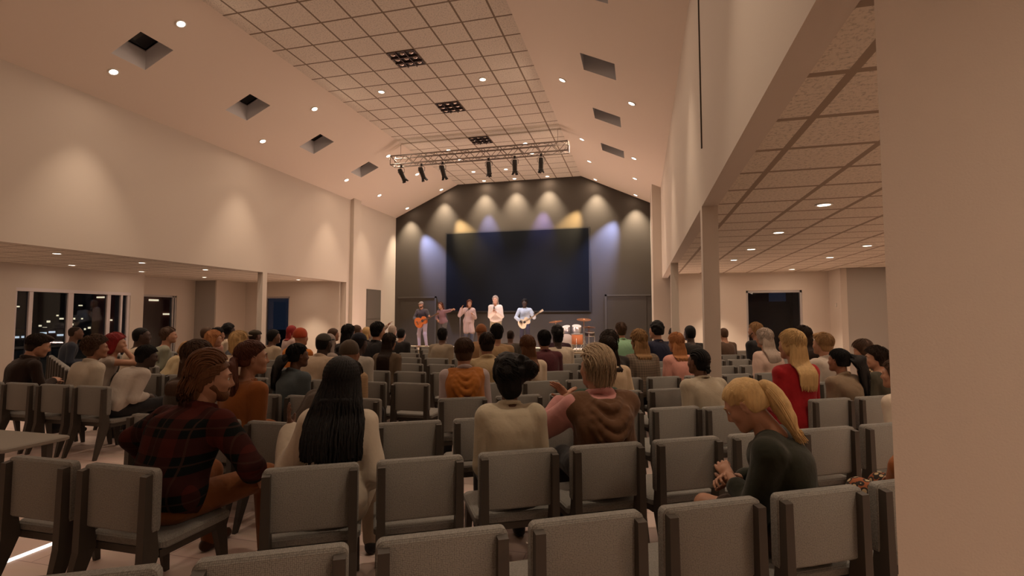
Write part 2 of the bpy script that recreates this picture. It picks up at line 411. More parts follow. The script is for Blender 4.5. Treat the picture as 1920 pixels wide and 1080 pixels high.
# bench at left edge
bn = empty('bench', 'low grey bench with a flat top at the left edge of the photo', 'bench', (-6.3,3.6,0))
MB().rbox(-.75,.67,-.28,.30,.405,.45,.03,axis=2).build('bench_top', mat('bench_grey', (.22,.20,.17,1), .7, bump=(220,.15)), bn)
for sx in (-.6, .5):
    for sy in (-.2, .2): MB().hexa([(sx-.02,sy-.02,0),(sx+.03,sy-.02,0),(sx+.03,sy+.02,0),(sx-.02,sy+.02,0)], [(sx-.04,sy-.03,.405),(sx+.04,sy-.03,.405),(sx+.04,sy+.03,.405),(sx-.04,sy+.03,.405)]).build('leg', M_dark_trim, bn)
# ================================================================== lamps
WARM = (1.0, .74, .535)
def light(kind, name, loc, power, color, **kw):
    l = bpy.data.lights.new(name, kind); l.energy = power; l.color = color
    o = bpy.data.objects.new(name, l); COL.objects.link(o); o.location = loc
    if 'aim' in kw: o.rotation_euler = (Vector(kw['aim'])-Vector(loc)).to_track_quat('-Z', 'Y').to_euler()
    if kind == 'SPOT': l.spot_size = math.radians(kw.get('size', 70)); l.spot_blend = kw.get('blend', .5); l.shadow_soft_size = kw.get('soft', .04)
    if kind == 'AREA': l.shape = 'DISK'; l.size = kw.get('dia', .16)
    if kind == 'POINT': l.shadow_soft_size = kw.get('soft', .06)
    return o
dl_n = 0
def downlight(x, y, z, normal, where, area=0, spot=0, size=78, blend=.35, aim=None, group='recessed downlights'):
    n = Vector(normal).normalized()
    o = empty('downlight', where, 'downlight', (x, y, z), group=group)
    MB().lathe([(.062,.000),(.064,.012),(.082,.016),(.088,.008),(.086,.000)], n=20, axis=n, cap=False).build('lamp_trim', M_trim_white, o, smooth=40)
    ob = MB().lathe([(.0005,0),(.063,0),(.063,.010),(.0005,.010)], n=20, axis=n).build('lamp_lens', M_lens, o)
    p = Vector((x, y, z))+n*.03
    if area: light('AREA', 'lamp_glow', p, area, WARM, aim=p+n)
    if spot: light('SPOT', 'lamp_beam', p, spot, (1,.77,.56), aim=aim or (p+Vector((0,0,-1))), size=size, blend=blend)
NL, NR = (.455,0,-1), (-.4655,0,-1)
A1, S1 = 22, 56
ROWY = (3.0, 6.65, 10.29, 13.95, 16.03, 18.24)
for k, y in enumerate(ROWY):
    a = A1*(.25,.75,1,1.05,.7,.4)[k]
    w = 'row %s counting from the camera' % ORD[k+1]
    last = k == 5
    downlight(-9.03, y, zl(-9.03), NL, 'recessed downlight low on the left sloped ceiling, '+ORD[k+1]+' from the camera', a*.35, 0 if last or k == 0 else S1*5.5, 60, .85)
    downlight(-7.57, y, zl(-7.57), NL, 'recessed downlight high on the left sloped ceiling, '+ORD[k+1]+' from the camera', a*1.3, 0)
    downlight(-.12, y, zr(-.12), NR, 'recessed downlight low on the right sloped ceiling, '+ORD[k+1]+' from the camera', a*.35, 0 if last else S1*5.5, 60, .85)
    downlight(-1.54, y, zr(-1.54), NR, 'recessed downlight high on the right sloped ceiling, '+ORD[k+1]+' from the camera', a*1.3, 0)
for xi, x in enumerate((-5.82, -4.6, -3.33)):
    for k, y in enumerate((-.9, 2.6, 6.3, 10.35, 14.6, 15.55, 17.04, 18.3)):  # rearmost pair, behind the camera, is added to brighten the pier
        if xi == 1 and k < 6: continue
        downlight(x, y, GZ, (0,0,-1), 'recessed downlight in the tiled nave ceiling, %s column, %s one from the rear' % (('left','middle','right')[xi], ORD[k+1]), A1*(.35 if k == 0 else .6 if k == 1 else 1.1 if k < 5 else .5), 0)
for xi, x in enumerate((-10.85, -12.95)):
    for k, y in enumerate((1.4, 3.3, 5.2, 7.1, 8.8, 10.5, 12.5, 14.12)):
        if xi == 1 and y > 13: continue
        downlight(x, y, AZ, (0,0,-1), 'recessed downlight in the left aisle ceiling, %s row, %s from the camera' % (('inner','outer')[xi], ORD[k+1]), 4.5, 300 if y > 14 else 22, 76 if y > 14 else 92, .75)
for xi, x in enumerate((1.94, 3.76, 5.5)):
    for k, y in enumerate((.2, 2.4, 4.2, 6.05, 7.9, 9.75, 11.5, 14.15 if xi < 2 else 13.0)):  # unseen lamps nearest the camera are added to light the pier face
        downlight(x, y, AZ, (0,0,-1), 'recessed downlight in the right aisle ceiling, %s row, %s from the camera' % (('inner','middle','outer')[xi], ORD[k+1]), 20 if k == 0 and xi < 2 else 7, 34 if k == 0 and xi == 0 else 300 if y > 14 and xi < 2 else 30, 76 if y > 14 else 92, .75)
# wall washers on the dark wall: the row of downlights nearest to it
for x, z in ((-9.03, zl(-9.03)), (-7.57, zl(-7.57)), (-5.87, GZ), (-4.6, GZ), (-3.33, GZ), (-1.54, zr(-1.54)), (-.14, zr(-.14))):
    light('SPOT', 'wall_washer', (x, 18.18, z-.05), 900, (1,.82,.60), aim=(x, 18.42, z-1.2), size=70, blend=1)

# ceiling troffers (unlit parabolic louvres)
M_louvre = mat('louvre_dark', (.10,.07,.065,1), .35, metal=.6); M_refl = mat('louvre_reflector', (.5,.42,.38,1), .18, metal=.9)
for i, y in enumerate((6.36, 8.81, 11.26, 13.70)):
    o = empty('ceiling_light', 'unlit square louvred ceiling light in the tiles, %s from the camera' % ORD[i+1], 'ceiling light', (-4.566, y+.306, GZ), group='louvred ceiling lights')
    f = MB(); h = .295
    for a, b, c, d in ((-h,h,-h,-h+.02),(-h,h,h-.02,h),(-h,-h+.02,-h,h),(h-.02,h,-h,h)): f.box(a,b,c,d,-.012,.0)
    f.build('fixture_frame', M_louvre, o)
    MB().box(-h,h,-h,h,-.003,-.001).build('fixture_back', mat('louvre_back', (.035,.026,.025,1), .5), o)
    lv = MB()
    for k in (1, 2):
        p = -h+2*h*k/3; lv.box(p-.008,p+.008,-h,h,-.04,-.002).box(-h,h,p-.008,p+.008,-.04,-.002)
    LV = lv.build('louvre', M_louvre, o)
    for a in range(3):
        for b in range(3):
            cx, cy = -h+2*h*(a+.5)/3, -h+2*h*(b+.5)/3
            MB().lathe([(.001,-.028),(.03,-.024),(.05,-.014),(.06,-.003)], (cx,cy,0), 12).build('reflector', M_refl, LV, smooth=True)

# lighting truss ---------------------------------------------------------------------
ts = empty('lighting_truss', 'horizontal box truss hung over the stage front', 'truss', (-4.6, 13.75, 6.40))
W, H2 = .14, .13; X0, X1 = -2.72, 2.70
for sy in (-1, 1):
    for sz in (-1, 1): MB().tube([(X0,sy*W,sz*H2),(X1,sy*W,sz*H2)], .022, 8).build('chord', M_truss, ts, smooth=True)
br = MB(); n = 22
for k in range(n):
    a, b = X0+(X1-X0)*k/n, X0+(X1-X0)*(k+1)/n
    s = 1 if k % 2 else -1
    for sy in (-1, 1): br.tube([(a,sy*W,-s*H2),(b,sy*W,s*H2)], .009, 5)
    for sz in (-1, 1): br.tube([(a,-s*W,sz*H2),(b,s*W,sz*H2)], .008, 5)
for x in (X0, X1):
    br.tube([(x,-W,-H2),(x,W,-H2),(x,W,H2),(x,-W,H2),(x,-W,-H2)], .014, 6)
br.build('lacing', M_truss, ts, smooth=True)
for x in (X0+.28, X1-.3): MB().tube([(x,0,H2),(x,0,.52)], .006, 6).build('hanger', M_truss, ts)
M_can = mat('lamp_can', (.03,.025,.022,1), .4, metal=.3)
SP = [(-7.02,(-7.0,16.6,.4)), (-6.35,(-6.1,16.9,.4)), (-5.67,(-5.2,17.0,.4)), (-4.23,(-4.3,17.2,.5)), (-3.45,(-3.4,17.2,.5)), (-2.68,(-2.8,17.2,.5))]
for i, (x, tgt) in enumerate(SP):
    o = empty('stage_light', 'black cylindrical stage lamp hanging from the truss, %s from the left' % ORD[i+1], 'stage light', (x, 13.75, 6.27-.02), group='lamps on the truss')
    tilt = Vector(((.42,.28,-1),(.30,.25,-1),(.2,.22,-1),(.06,.1,-1),(.0,.1,-1),(-.05,.1,-1))[i]).normalized()
    MB().box(-.025,.025,-.02,.02,-.06,.02).build('clamp', M_black, o)
    MB().tube([(-.1,0,-.22),(-.105,0,-.10),(-.05,0,-.06),(.05,0,-.06),(.105,0,-.10),(.1,0,-.22)], .008, 6).build('yoke', M_black, o)
    c = Vector((0,0,-.22)); p0 = c-tilt*.13
    LB = MB().lathe([(.03,0),(.062,.01),(.07,.05),(.075,.16),(.068,.175),(.068,.33),(.078,.335),(.078,.365),(.06,.365),(.055,.33)], p0, 18, axis=tilt).build('lamp_body', M_can, o, smooth=35)
    for a in range(4):
        q = Vector((0,0,1)).rotation_difference(tilt); d = q@Vector((math.cos(a*PI/2+.4), math.sin(a*PI/2+.4), 0)); e = q@Vector((-math.sin(a*PI/2+.4), math.cos(a*PI/2+.4), 0))
        b0 = p0+tilt*.36+d*.06
        MB().prism([tuple(b0-e*.04), tuple(b0+e*.04), tuple(b0+e*.05+tilt*.07+d*.03), tuple(b0-e*.05+tilt*.07+d*.03)], tuple(d*.004)).build('barn_door', M_black, LB)
# light they throw on the band and on the wall
BLUE, AMB, VIO = (.42,.50,1), (1,.68,.30), (.55,.42,1)
for x, tx, c, pw in ((-7.02,-8.6,BLUE,700), (-6.35,-7.9,(1,.8,.6),330), (-5.67,-6.6,(.8,.7,.95),340), (-4.23,-5.5,(1,.86,.8),480), (-3.45,-4.35,(.72,.82,1),560), (-2.68,-2.6,(.85,.8,1),420)):
    light('SPOT', 'stage_beam', (x, 13.9, 5.95), pw, c, aim=(tx, 17.6, 1.1), size=22, blend=.7, soft=.05)
# coloured accents grazing the stage wall from the ceiling row
for x, z, tx, c, pw in ((-8.75, 5.55, -7.9, (.38,.48,1), 3000), (-7.3, 6.1, -6.4, AMB, 2400), (-5.75, 6.3, -5.7, (.35,.42,1), 1100), (-3.5, 6.3, -3.6, (.45,.38,1), 1100), (-1.85, 6.2, -2.9, AMB, 2400), (-.55, 5.75, -1.5, (.38,.48,1), 3000)):
    light('SPOT', 'wall_accent', (x, 18.12, z), pw, c, aim=(tx, 18.62, z-1.9), size=46, blend=1, soft=.05)
light('SPOT', 'stage_beam', (-6.6, 13.9, 5.95), 420, (1,.66,.2), aim=(-8.9, 16.7, .5), size=16, blend=.6)
light('SPOT', 'stage_beam', (-5.2, 13.9, 5.95), 1500, (.84,.80,1), aim=(-3.9, 18.6, 1.9), size=46, blend=1)
light('SPOT', 'stage_beam', (-4.0, 13.9, 5.95), 1100, (.84,.80,1), aim=(-1.8, 18.6, 2.2), size=40, blend=1)
# added fill lamps at the stage lip, imitating stage-floor bounce onto the ceiling
for x in (-8.0, -5.8, -3.6, -1.4):
    l = light('AREA', 'stage_bounce_fill', (x, 15.96, .56), 42, (1,.66,.54), aim=(x, 14.6, 4.2)); l.data.shape = 'RECTANGLE'; l.data.size = 1.6; l.data.size_y = .12
# ================================================================== chairs
def fabric_mat():
    m = bpy.data.materials.new('woven_grey_fabric'); m.use_nodes = True; nt = m.node_tree; b = nt.nodes['Principled BSDF']
    tc = nt.nodes.new('ShaderNodeTexCoord')
    v = nt.nodes.new('ShaderNodeTexVoronoi'); v.inputs['Scale'].default_value = 150; v.feature = 'F1'
    v.inputs['Randomness'].default_value = .35
    nt.links.new(tc.outputs['Object'], v.inputs['Vector'])
    cr = nt.nodes.new('ShaderNodeValToRGB'); cr.color_ramp.elements[0].color = (.272,.262,.238,1); cr.color_ramp.elements[1].color = (.135,.130,.118,1)
    cr.color_ramp.elements[0].position = .2; cr.color_ramp.elements[1].position = .75
    nt.links.new(v.outputs['Distance'], cr.inputs[0]); nt.links.new(cr.outputs[0], b.inputs['Base Color'])
    b.inputs['Roughness'].default_value = .9; b.inputs['Specular IOR Level'].default_value = .15; b.inputs['Sheen Weight'].default_value = .15
    bp = nt.nodes.new('ShaderNodeBump'); bp.inputs['Strength'].default_value = .35; bp.inputs['Distance'].default_value = .004; bp.invert = True
    nt.links.new(v.outputs['Distance'], bp.inputs['Height']); nt.links.new(bp.outputs[0], b.inputs['Normal'])
    return m
M_fab = fabric_mat()
M_cframe = mat('chair_frame', (.055,.046,.038,1), .5, spec=.3)
CH = .80    # centre height of the backrest's top edge is .82
def make_chair():
    o = empty('chair', 'x', 'chair')
    MB().rbox(-.25,.25,-.012,.052,.485,.825,.028,axis=1).build('backrest', M_fab, o, smooth=40)
    MB().rbox(-.262,.262,.045,.53,.385,.436,.04,axis=2).build('seat', M_fab, o, smooth=40)
    fr = MB().box(-.24,.24,.05,.085,.345,.385).box(-.24,.24,.46,.495,.345,.385).box(-.245,-.215,.05,.495,.345,.385).box(.215,.245,.05,.495,.345,.385)
    fr.build('seat_frame', M_cframe, o)
    for s in (-1, 1):
        x = s*.222
        p = MB().hexa([(x-.024,-.052,.36),(x+.024,-.052,.36),(x+.024,.045,.36),(x-.024,.045,.36)], [(x-.021,-.046,.80),(x+.021,-.046,.80),(x+.021,-.008,.806),(x-.021,-.008,.806)])
        p.build('back_post', M_cframe, o)
        x2 = s*.235
        MB().hexa([(x2-.014,-.125,0),(x2+.014,-.125,0),(x2+.014,-.09,0),(x2-.014,-.09,0)], [(x-.024,-.05,.372),(x+.024,-.05,.372),(x+.024,.045,.372),(x-.024,.045,.372)]).build('leg', M_cframe, o)
        MB().hexa([(x2-.014,.50,0),(x2+.014,.50,0),(x2+.014,.532,0),(x2-.014,.532,0)], [(x-.024,.42,.38),(x+.024,.42,.38),(x+.024,.50,.38),(x-.024,.50,.38)]).build('leg', M_cframe, o)
    return o
proto = make_chair(); used = [False]
CHAIRS = {}
YR_R = math.radians(29.5)
def cpos(b, i, j):
    if b == 'R': return (-1.768+.516*i, 2.45+.297*i+1.215*j, YR_R)
    if b == 'M': return (-2.79-.59*i, 2.185+1.2*j, 0.)
    return (-7.53-.516*i, 2.85+.297*i+1.215*j, -YR_R)
SIDE = {'R': 'right', 'M': 'middle', 'L': 'left'}
def chair(b, i, j, dx=0, dy=0, rz=None, label=None):
    x, y, r = cpos(b, i, j)
    x += dx; y += dy; r = r if rz is None else rz
    if not used[0]: o = proto; used[0] = True
    else: o = copy_tree(proto)
    o.location = (x, y, 0); o.rotation_euler = (0, 0, r)
    if label is None:
        if b == 'R': label = 'grey padded chair, %s from the left end of the %s row, right seating block' % (ORD[i+2], ORD[j+2])
        elif b == 'M': label = 'grey padded chair, %s from the right end of the %s row, middle seating block' % (ORD[i+1], ORD[j+1])
        else: label = 'grey padded chair, %s from the inner end of the %s row, left seating block' % (ORD[i+1], ORD[j+1])
    o['label'] = label; o['category'] = 'chair'; o['group'] = 'grey chairs of the %s seating block' % SIDE[b]
    CHAIRS[(b, i, j)] = o
    return o
for j in range(-1, 8):
    for i in range(0, 10):
        if (i, j) in ((6, 1), (5, 6), (9,-1), (8,-1), (7,-1), (9,0), (9,1)): continue
        if j == 7 and i > 8: continue
        if (i, j) == (5, 1): chair('R', i, j, -.05, -.12)
        else: chair('R', i, j)
chair('R', -1, 5); chair('M', 9, 2)
for j in range(0, 10):
    for i in range(0, 9):
        if j == 0 and i > 1: continue
        if j == 1 and i > 2: continue
        if j == 2 and i in (4, 5): continue
        if j > 3 and i > 7: continue
        chair('M', i, j)
for j in range(2, 7):
    for i in range(1 if j > 2 else 2, 10):
        if i > 7 and j > 5: continue
        x, y, r = cpos('L', i, j)
        if y > 10.6 and x < -11: continue
        chair('L', i, j)
# ================================================================== people: signed-distance bodies meshed with surface nets
V3 = lambda *a: np.array(a, dtype=np.float64)
def unit(v): return v/max(1e-9, np.linalg.norm(v))
def smin(a, b, k):
    if k <= 0: return np.minimum(a, b)
    h = np.maximum(k-np.abs(a-b), 0)/k
    return np.minimum(a, b)-h*h*k*.25
class Sdf:
    def __init__(s): s.p = []
    def cap(s, a, b, ra, rb=None, k=.02, op='+'):
        a, b = V3(*a), V3(*b); rb = ra if rb is None else rb; m = max(ra, rb)
        s.p.append(('c', (a, b, ra, rb), np.minimum(a, b)-m, np.maximum(a, b)+m, k, op)); return s
    def chain(s, pts, rs, k=.02, op='+'):
        for i in range(len(pts)-1): s.cap(pts[i], pts[i+1], rs[i], rs[i+1], k, op)
        return s
    def ell(s, c, r, R=None, k=.02, op='+'):
        c = V3(*c); r = V3(*r); m = r.max()
        s.p.append(('e', (c, r, R), c-m, c+m, k, op)); return s
    def sweep(s, C, Lx, W, Dp, k=.02, op='+', e=2.3):
        C = np.array(C); m = max(max(W), max(Dp))
        s.p.append(('s', (C, np.array(Lx), np.array(W), np.array(Dp), e), C.min(0)-m, C.max(0)+m, k, op)); return s
    def plane(s, n, d, k=.01):
        """keep the side where n.x <= d"""
        s.p.append(('p', (unit(V3(*n)), d), None, None, k, '&')); return s
    def fn(s, f, k=.01, op='&'):
        s.p.append(('f', (f,), None, None, k, op)); return s
    def mesh(s, h, wr=None):
        lo = np.min([p[2] for p in s.p if p[2] is not None and p[5] == '+'], 0)-h*2.5
        hi = np.max([p[3] for p in s.p if p[3] is not None and p[5] == '+'], 0)+h*2.5
        n = np.ceil((hi-lo)/h).astype(int)+1
        X = [lo[i]+h*np.arange(n[i]) for i in range(3)]
        F = np.full(n, .5, dtype=np.float32)
        for kind, a, bl, bh, k, op in s.p:
            if bl is not None:
                mg = k+2.2*h
                i0 = np.clip(np.floor((bl-mg-lo)/h).astype(int), 0, n-1); i1 = np.clip(np.ceil((bh+mg-lo)/h).astype(int)+1, 1, n)
                if (i1 <= i0).any(): continue
            else: i0 = np.zeros(3, int); i1 = n
            sl = tuple(slice(i0[q], i1[q]) for q in range(3))
            x = X[0][sl[0]][:,None,None].astype(np.float32); y = X[1][sl[1]][None,:,None].astype(np.float32); z = X[2][sl[2]][None,None,:].astype(np.float32)
            if kind == 'c':
                A, B, ra, rb = a; d = B-A; L = max(1e-9, float(d@d))
                px, py, pz = x-A[0], y-A[1], z-A[2]
                t = np.clip((px*d[0]+py*d[1]+pz*d[2])/L, 0, 1)
                v = np.sqrt((px-t*d[0])**2+(py-t*d[1])**2+(pz-t*d[2])**2)-(ra+(rb-ra)*t)
            elif kind == 'e':
                c, r, R = a; px, py, pz = x-c[0], y-c[1], z-c[2]
                if R is not None:
                    px, py, pz = (px*R[0][0]+py*R[1][0]+pz*R[2][0], px*R[0][1]+py*R[1][1]+pz*R[2][1], px*R[0][2]+py*R[1][2]+pz*R[2][2])
                k0 = np.sqrt((px/r[0])**2+(py/r[1])**2+(pz/r[2])**2); k1 = np.sqrt((px/r[0]**2)**2+(py/r[1]**2)**2+(pz/r[2]**2)**2)
                v = k0*(k0-1)/np.maximum(k1, 1e-6)
            elif kind == 's':
                C, Lx, W, Dp, e = a; v = None; N = len(C)-1
                A = unit(C[-1]-C[0]); kn = (C-C[0])@A
                if N > 1 and (np.diff(kn) > .25*np.linalg.norm(np.diff(C, axis=0), axis=1)).all():
                    # smooth spine: resample with a spline, then slice along the chord
                    def spl(Y, xs):
                        m = np.gradient(Y, kn, axis=0); i = np.clip(np.searchsorted(kn, xs)-1, 0, N-1); hh_ = (kn[i+1]-kn[i]); t = (xs-kn[i])/hh_
                        if Y.ndim == 2: t = t[:,None]; hh_ = hh_[:,None]
                        return (2*t**3-3*t**2+1)*Y[i]+(t**3-2*t**2+t)*hh_*m[i]+(-2*t**3+3*t**2)*Y[i+1]+(t**3-t**2)*hh_*m[i+1]
                    xs = np.linspace(0, kn[-1], 48); Cs, Ls_, Ws, Ds = spl(C, xs), spl(Lx, xs), spl(W, xs), spl(Dp, xs)
                    u = (x-C[0][0])*A[0]+(y-C[0][1])*A[1]+(z-C[0][2])*A[2]; uc = np.clip(u, 0, kn[-1])
                    I = lambda q: np.interp(uc, xs, q)
                    px, py, pz = x-I(Cs[:,0]), y-I(Cs[:,1]), z-I(Cs[:,2])
                    Ls_ = Ls_-(Ls_@A)[:,None]*A; Ls_ /= np.linalg.norm(Ls_, axis=1)[:,None]; Dv = np.cross(A, Ls_)
                    p = px*I(Ls_[:,0])+py*I(Ls_[:,1])+pz*I(Ls_[:,2]); w_ = px*I(Dv[:,0])+py*I(Dv[:,1])+pz*I(Dv[:,2])
                    ww, dd = I(Ws), I(Ds)
                    s2 = (((np.abs(p)/ww)**e+(np.abs(w_)/dd)**e)**(1/e)-1)*np.minimum(ww, dd); ax = np.abs(u-uc)
                    v = np.where(ax == 0, s2, np.sqrt(np.maximum(s2, 0)**2+ax**2)); N = 0
                for i in range(N):
                    d = C[i+1]-C[i]; L2 = float(d@d)
                    px, py, pz = x-C[i][0], y-C[i][1], z-C[i][2]
                    tr = (px*d[0]+py*d[1]+pz*d[2])/L2; t = np.clip(tr, 0, 1)
                    T = d/math.sqrt(L2); lx = unit(Lx[i]+Lx[i+1]); lx = unit(lx-T*(lx@T)); dv = np.cross(T, lx)
                    u = px*lx[0]+py*lx[1]+pz*lx[2]; w_ = px*dv[0]+py*dv[1]+pz*dv[2]
                    ww = W[i]+(W[i+1]-W[i])*t; dd = Dp[i]+(Dp[i+1]-Dp[i])*t
                    q = ((np.abs(u)/ww)**e+(np.abs(w_)/dd)**e)**(1/e)
                    s2 = (q-1)*np.minimum(ww, dd)
                    ax = np.abs(tr-t)*math.sqrt(L2)
                    if N > 1: ax = np.maximum(0, ax-np.where(tr < 0, .0 if i == 0 else .018, .0 if i == N-1 else .018))
                    s2 = np.where(ax == 0, s2, np.sqrt(np.maximum(s2, 0)**2+ax**2))
                    v = s2 if v is None else np.minimum(v, s2)
            elif kind == 'p':
                v = x*a[0][0]+y*a[0][1]+z*a[0][2]-a[1]
            else:
                v = a[0](x, y, z)
            v = v.astype(np.float32) if v.dtype != np.float32 else v
            G = F[sl]
            if op == '+': F[sl] = smin(G, v, k)
            elif op == '-': F[sl] = -smin(-G, v, k)
            else: F[sl] = -smin(-G, -v, k)
        if wr is not None:
            x = X[0][:,None,None]; y = X[1][None,:,None]; z = X[2][None,None,:]
            F = F+wr(x, y, z).astype(np.float32)
        return nets(F, lo, h)
def nets(F, lo, h):
    S = F < 0
    n = np.array(F.shape)-1
    cnt = np.zeros(n, np.int8)
    for a in (0,1):
        for b in (0,1):
            for c in (0,1): cnt += S[a:a+n[0], b:b+n[1], c:c+n[2]]
    act = (cnt > 0) & (cnt < 8)
    idx = np.argwhere(act)
    if len(idx) == 0: return np.zeros((0,3)), np.zeros((0,4), int)
    ids = np.full(n, -1, np.int64); ids[act] = np.arange(len(idx))
    acc = np.zeros((len(idx), 3)); w = np.zeros(len(idx))
    i, j, k = idx.T
    off = [(a,b,c) for a in (0,1) for b in (0,1) for c in (0,1)]
    val = {o: F[i+o[0], j+o[1], k+o[2]] for o in off}
    for o in off:
        for ax in range(3):
            if o[ax] == 1: continue
            p = list(o); p[ax] = 1; p = tuple(p)
            a, b = val[o], val[p]; m = (a < 0) != (b < 0)
            t = np.where(m, a/np.where(m, a-b, 1), 0)
            for q in range(3): acc[:,q] += np.where(m, o[q]+(t if q == ax else 0), 0)
            w += m
    V = lo+h*(idx+acc/w[:,None])
    Q = []
    for ax in range(3):
        sl0 = [slice(1, n[q]) for q in range(3)]; sl0[ax] = slice(0, n[ax])
        sl1 = list(sl0); sl1[ax] = slice(1, n[ax]+1)
        s0 = S[tuple(sl0)]; s1 = S[tuple(sl1)]
        e = np.argwhere(s0 != s1)
        if len(e) == 0: continue
        fl = s0[tuple(e.T)]
        g = e+np.array([0 if q == ax else 1 for q in range(3)])
        u, v = (ax+1) % 3, (ax+2) % 3
        def cid(du, dv):
            c = g.copy(); c[:,u] -= du; c[:,v] -= dv; return ids[c[:,0], c[:,1], c[:,2]]
        q = np.stack([cid(0,0), cid(1,0), cid(1,1), cid(0,1)], 1)
        q[~fl] = q[~fl][:,::-1]
        Q.append(q)
    return V, np.concatenate(Q)
def np_mesh(name, parts, m, parent, flat=False):
    """one mesh object from several (verts, quads) shells"""
    Vs, Qs, o = [], [], 0
    for V, Q in parts:
        if len(V) == 0: continue
        Vs.append(V); Qs.append(Q+o); o += len(V)
    V = np.concatenate(Vs); Q = np.concatenate(Qs)
    me = bpy.data.meshes.new(name)
    me.vertices.add(len(V)); me.vertices.foreach_set('co', V.astype(np.float32).ravel())
    me.loops.add(Q.size); me.loops.foreach_set('vertex_index', Q.astype(np.int32).ravel())
    me.polygons.add(len(Q)); me.polygons.foreach_set('loop_start', np.arange(0, Q.size, 4, dtype=np.int32))
    me.update(calc_edges=True); me.polygons.foreach_set('use_smooth', np.ones(len(Q), bool))
    me.materials.append(m)
    ob = bpy.data.objects.new(name, me); COL.objects.link(ob); ob.parent = parent
    return ob
def tubes(lines, n=5):
    """many thin strands -> (verts, quads); lines = [(points Nx3, radii N)]"""
    Vs, Qs, o = [], [], 0
    ang = 2*PI*np.arange(n)/n
    for P, r in lines:
        P = np.asarray(P, float); m = len(P); r = np.broadcast_to(np.asarray(r, float), (m,))
        T = np.gradient(P, axis=0); T /= np.linalg.norm(T, axis=1)[:,None]+1e-9
        ref = V3(0,0,1) if abs(T[0][2]) < .9 else V3(1,0,0)
        A = np.cross(T, ref); bad = np.linalg.norm(A, axis=1) < 1e-3; A[bad] = np.cross(T[bad], V3(1,.3,0))
        A /= np.linalg.norm(A, axis=1)[:,None]+1e-9; B = np.cross(T, A)
        ring = P[:,None,:]+r[:,None,None]*(np.cos(ang)[None,:,None]*A[:,None,:]+np.sin(ang)[None,:,None]*B[:,None,:])
        Vs.append(ring.reshape(-1,3))
        i = np.arange(m-1)[:,None]*n; kk = np.arange(n)[None,:]; k2 = (kk+1) % n
        Qs.append(np.stack([i+kk, i+k2, i+n+k2, i+n+kk], -1).reshape(-1,4)+o); o += m*n
    return np.concatenate(Vs), np.concatenate(Qs)
def rot(yaw=0, pitch=0, roll=0):
    """head frame -> body frame: pitch>0 looks down, yaw>0 turns to the person's left, roll>0 tips to the right"""
    return np.array(Euler((math.radians(-pitch), math.radians(roll), math.radians(yaw)), 'YXZ').to_matrix())

# ---- colours / materials for people
SKINS = {'pale': (.50,.28,.19,1), 'fair': (.36,.185,.115,1), 'tan': (.27,.13,.077,1), 'brown': (.115,.054,.033,1), 'dark': (.045,.024,.017,1)}
def skin(n): return mat('skin_'+n, SKINS[n], .5, spec=.35, noise=(30,.08))
HAIRC = {'black': (.008,.007,.007,1), 'dark': (.022,.013,.009,1), 'brown': (.060,.030,.016,1), 'auburn': (.085,.026,.014,1), 'chestnut': (.105,.042,.016,1), 'red': (.20,.012,.012,1),
         'blonde': (.46,.30,.13,1), 'ash': (.30,.22,.14,1), 'sandy': (.26,.145,.06,1), 'strawberry': (.36,.15,.055,1), 'grey': (.16,.13,.11,1), 'silver': (.34,.27,.22,1)}
def hairm(n): return mat('hair_'+n, HAIRC[n], .55, spec=.12 if n in ('black','dark') else .22, noise=(60,.35,(1,1,.12)), bump=(90,.5,(1,1,.1)))
def cloth(n, c, rough=.85):
    n = 'cloth_'+n
    if n in MATS: return MATS[n]
    m = mat(n, c, rough, spec=.15, bump=(60,.15), sheen=.1); nt = m.node_tree; b = nt.nodes['Principled BSDF']
    fine = [x for x in nt.nodes if x.type == 'BUMP'][0]; tc = [x for x in nt.nodes if x.type == 'TEX_COORD'][0]
    mp = nt.nodes.new('ShaderNodeMapping'); mp.inputs['Scale'].default_value = (1, 1, .55); mp.inputs['Rotation'].default_value = (.3, .5, 0)
    w = nt.nodes.new('ShaderNodeTexNoise'); w.inputs['Scale'].default_value = 7; w.inputs['Detail'].default_value = 2; w.inputs['Distortion'].default_value = .5
    nt.links.new(tc.outputs['Object'], mp.inputs[0]); nt.links.new(mp.outputs[0], w.inputs['Vector'])
    bp = nt.nodes.new('ShaderNodeBump'); bp.inputs['Strength'].default_value = .55; bp.inputs['Distance'].default_value = .04
    nt.links.new(w.outputs['Fac'], bp.inputs['Height']); nt.links.new(fine.outputs[0], bp.inputs['Normal']); nt.links.new(bp.outputs[0], b.inputs['Normal'])
    return m
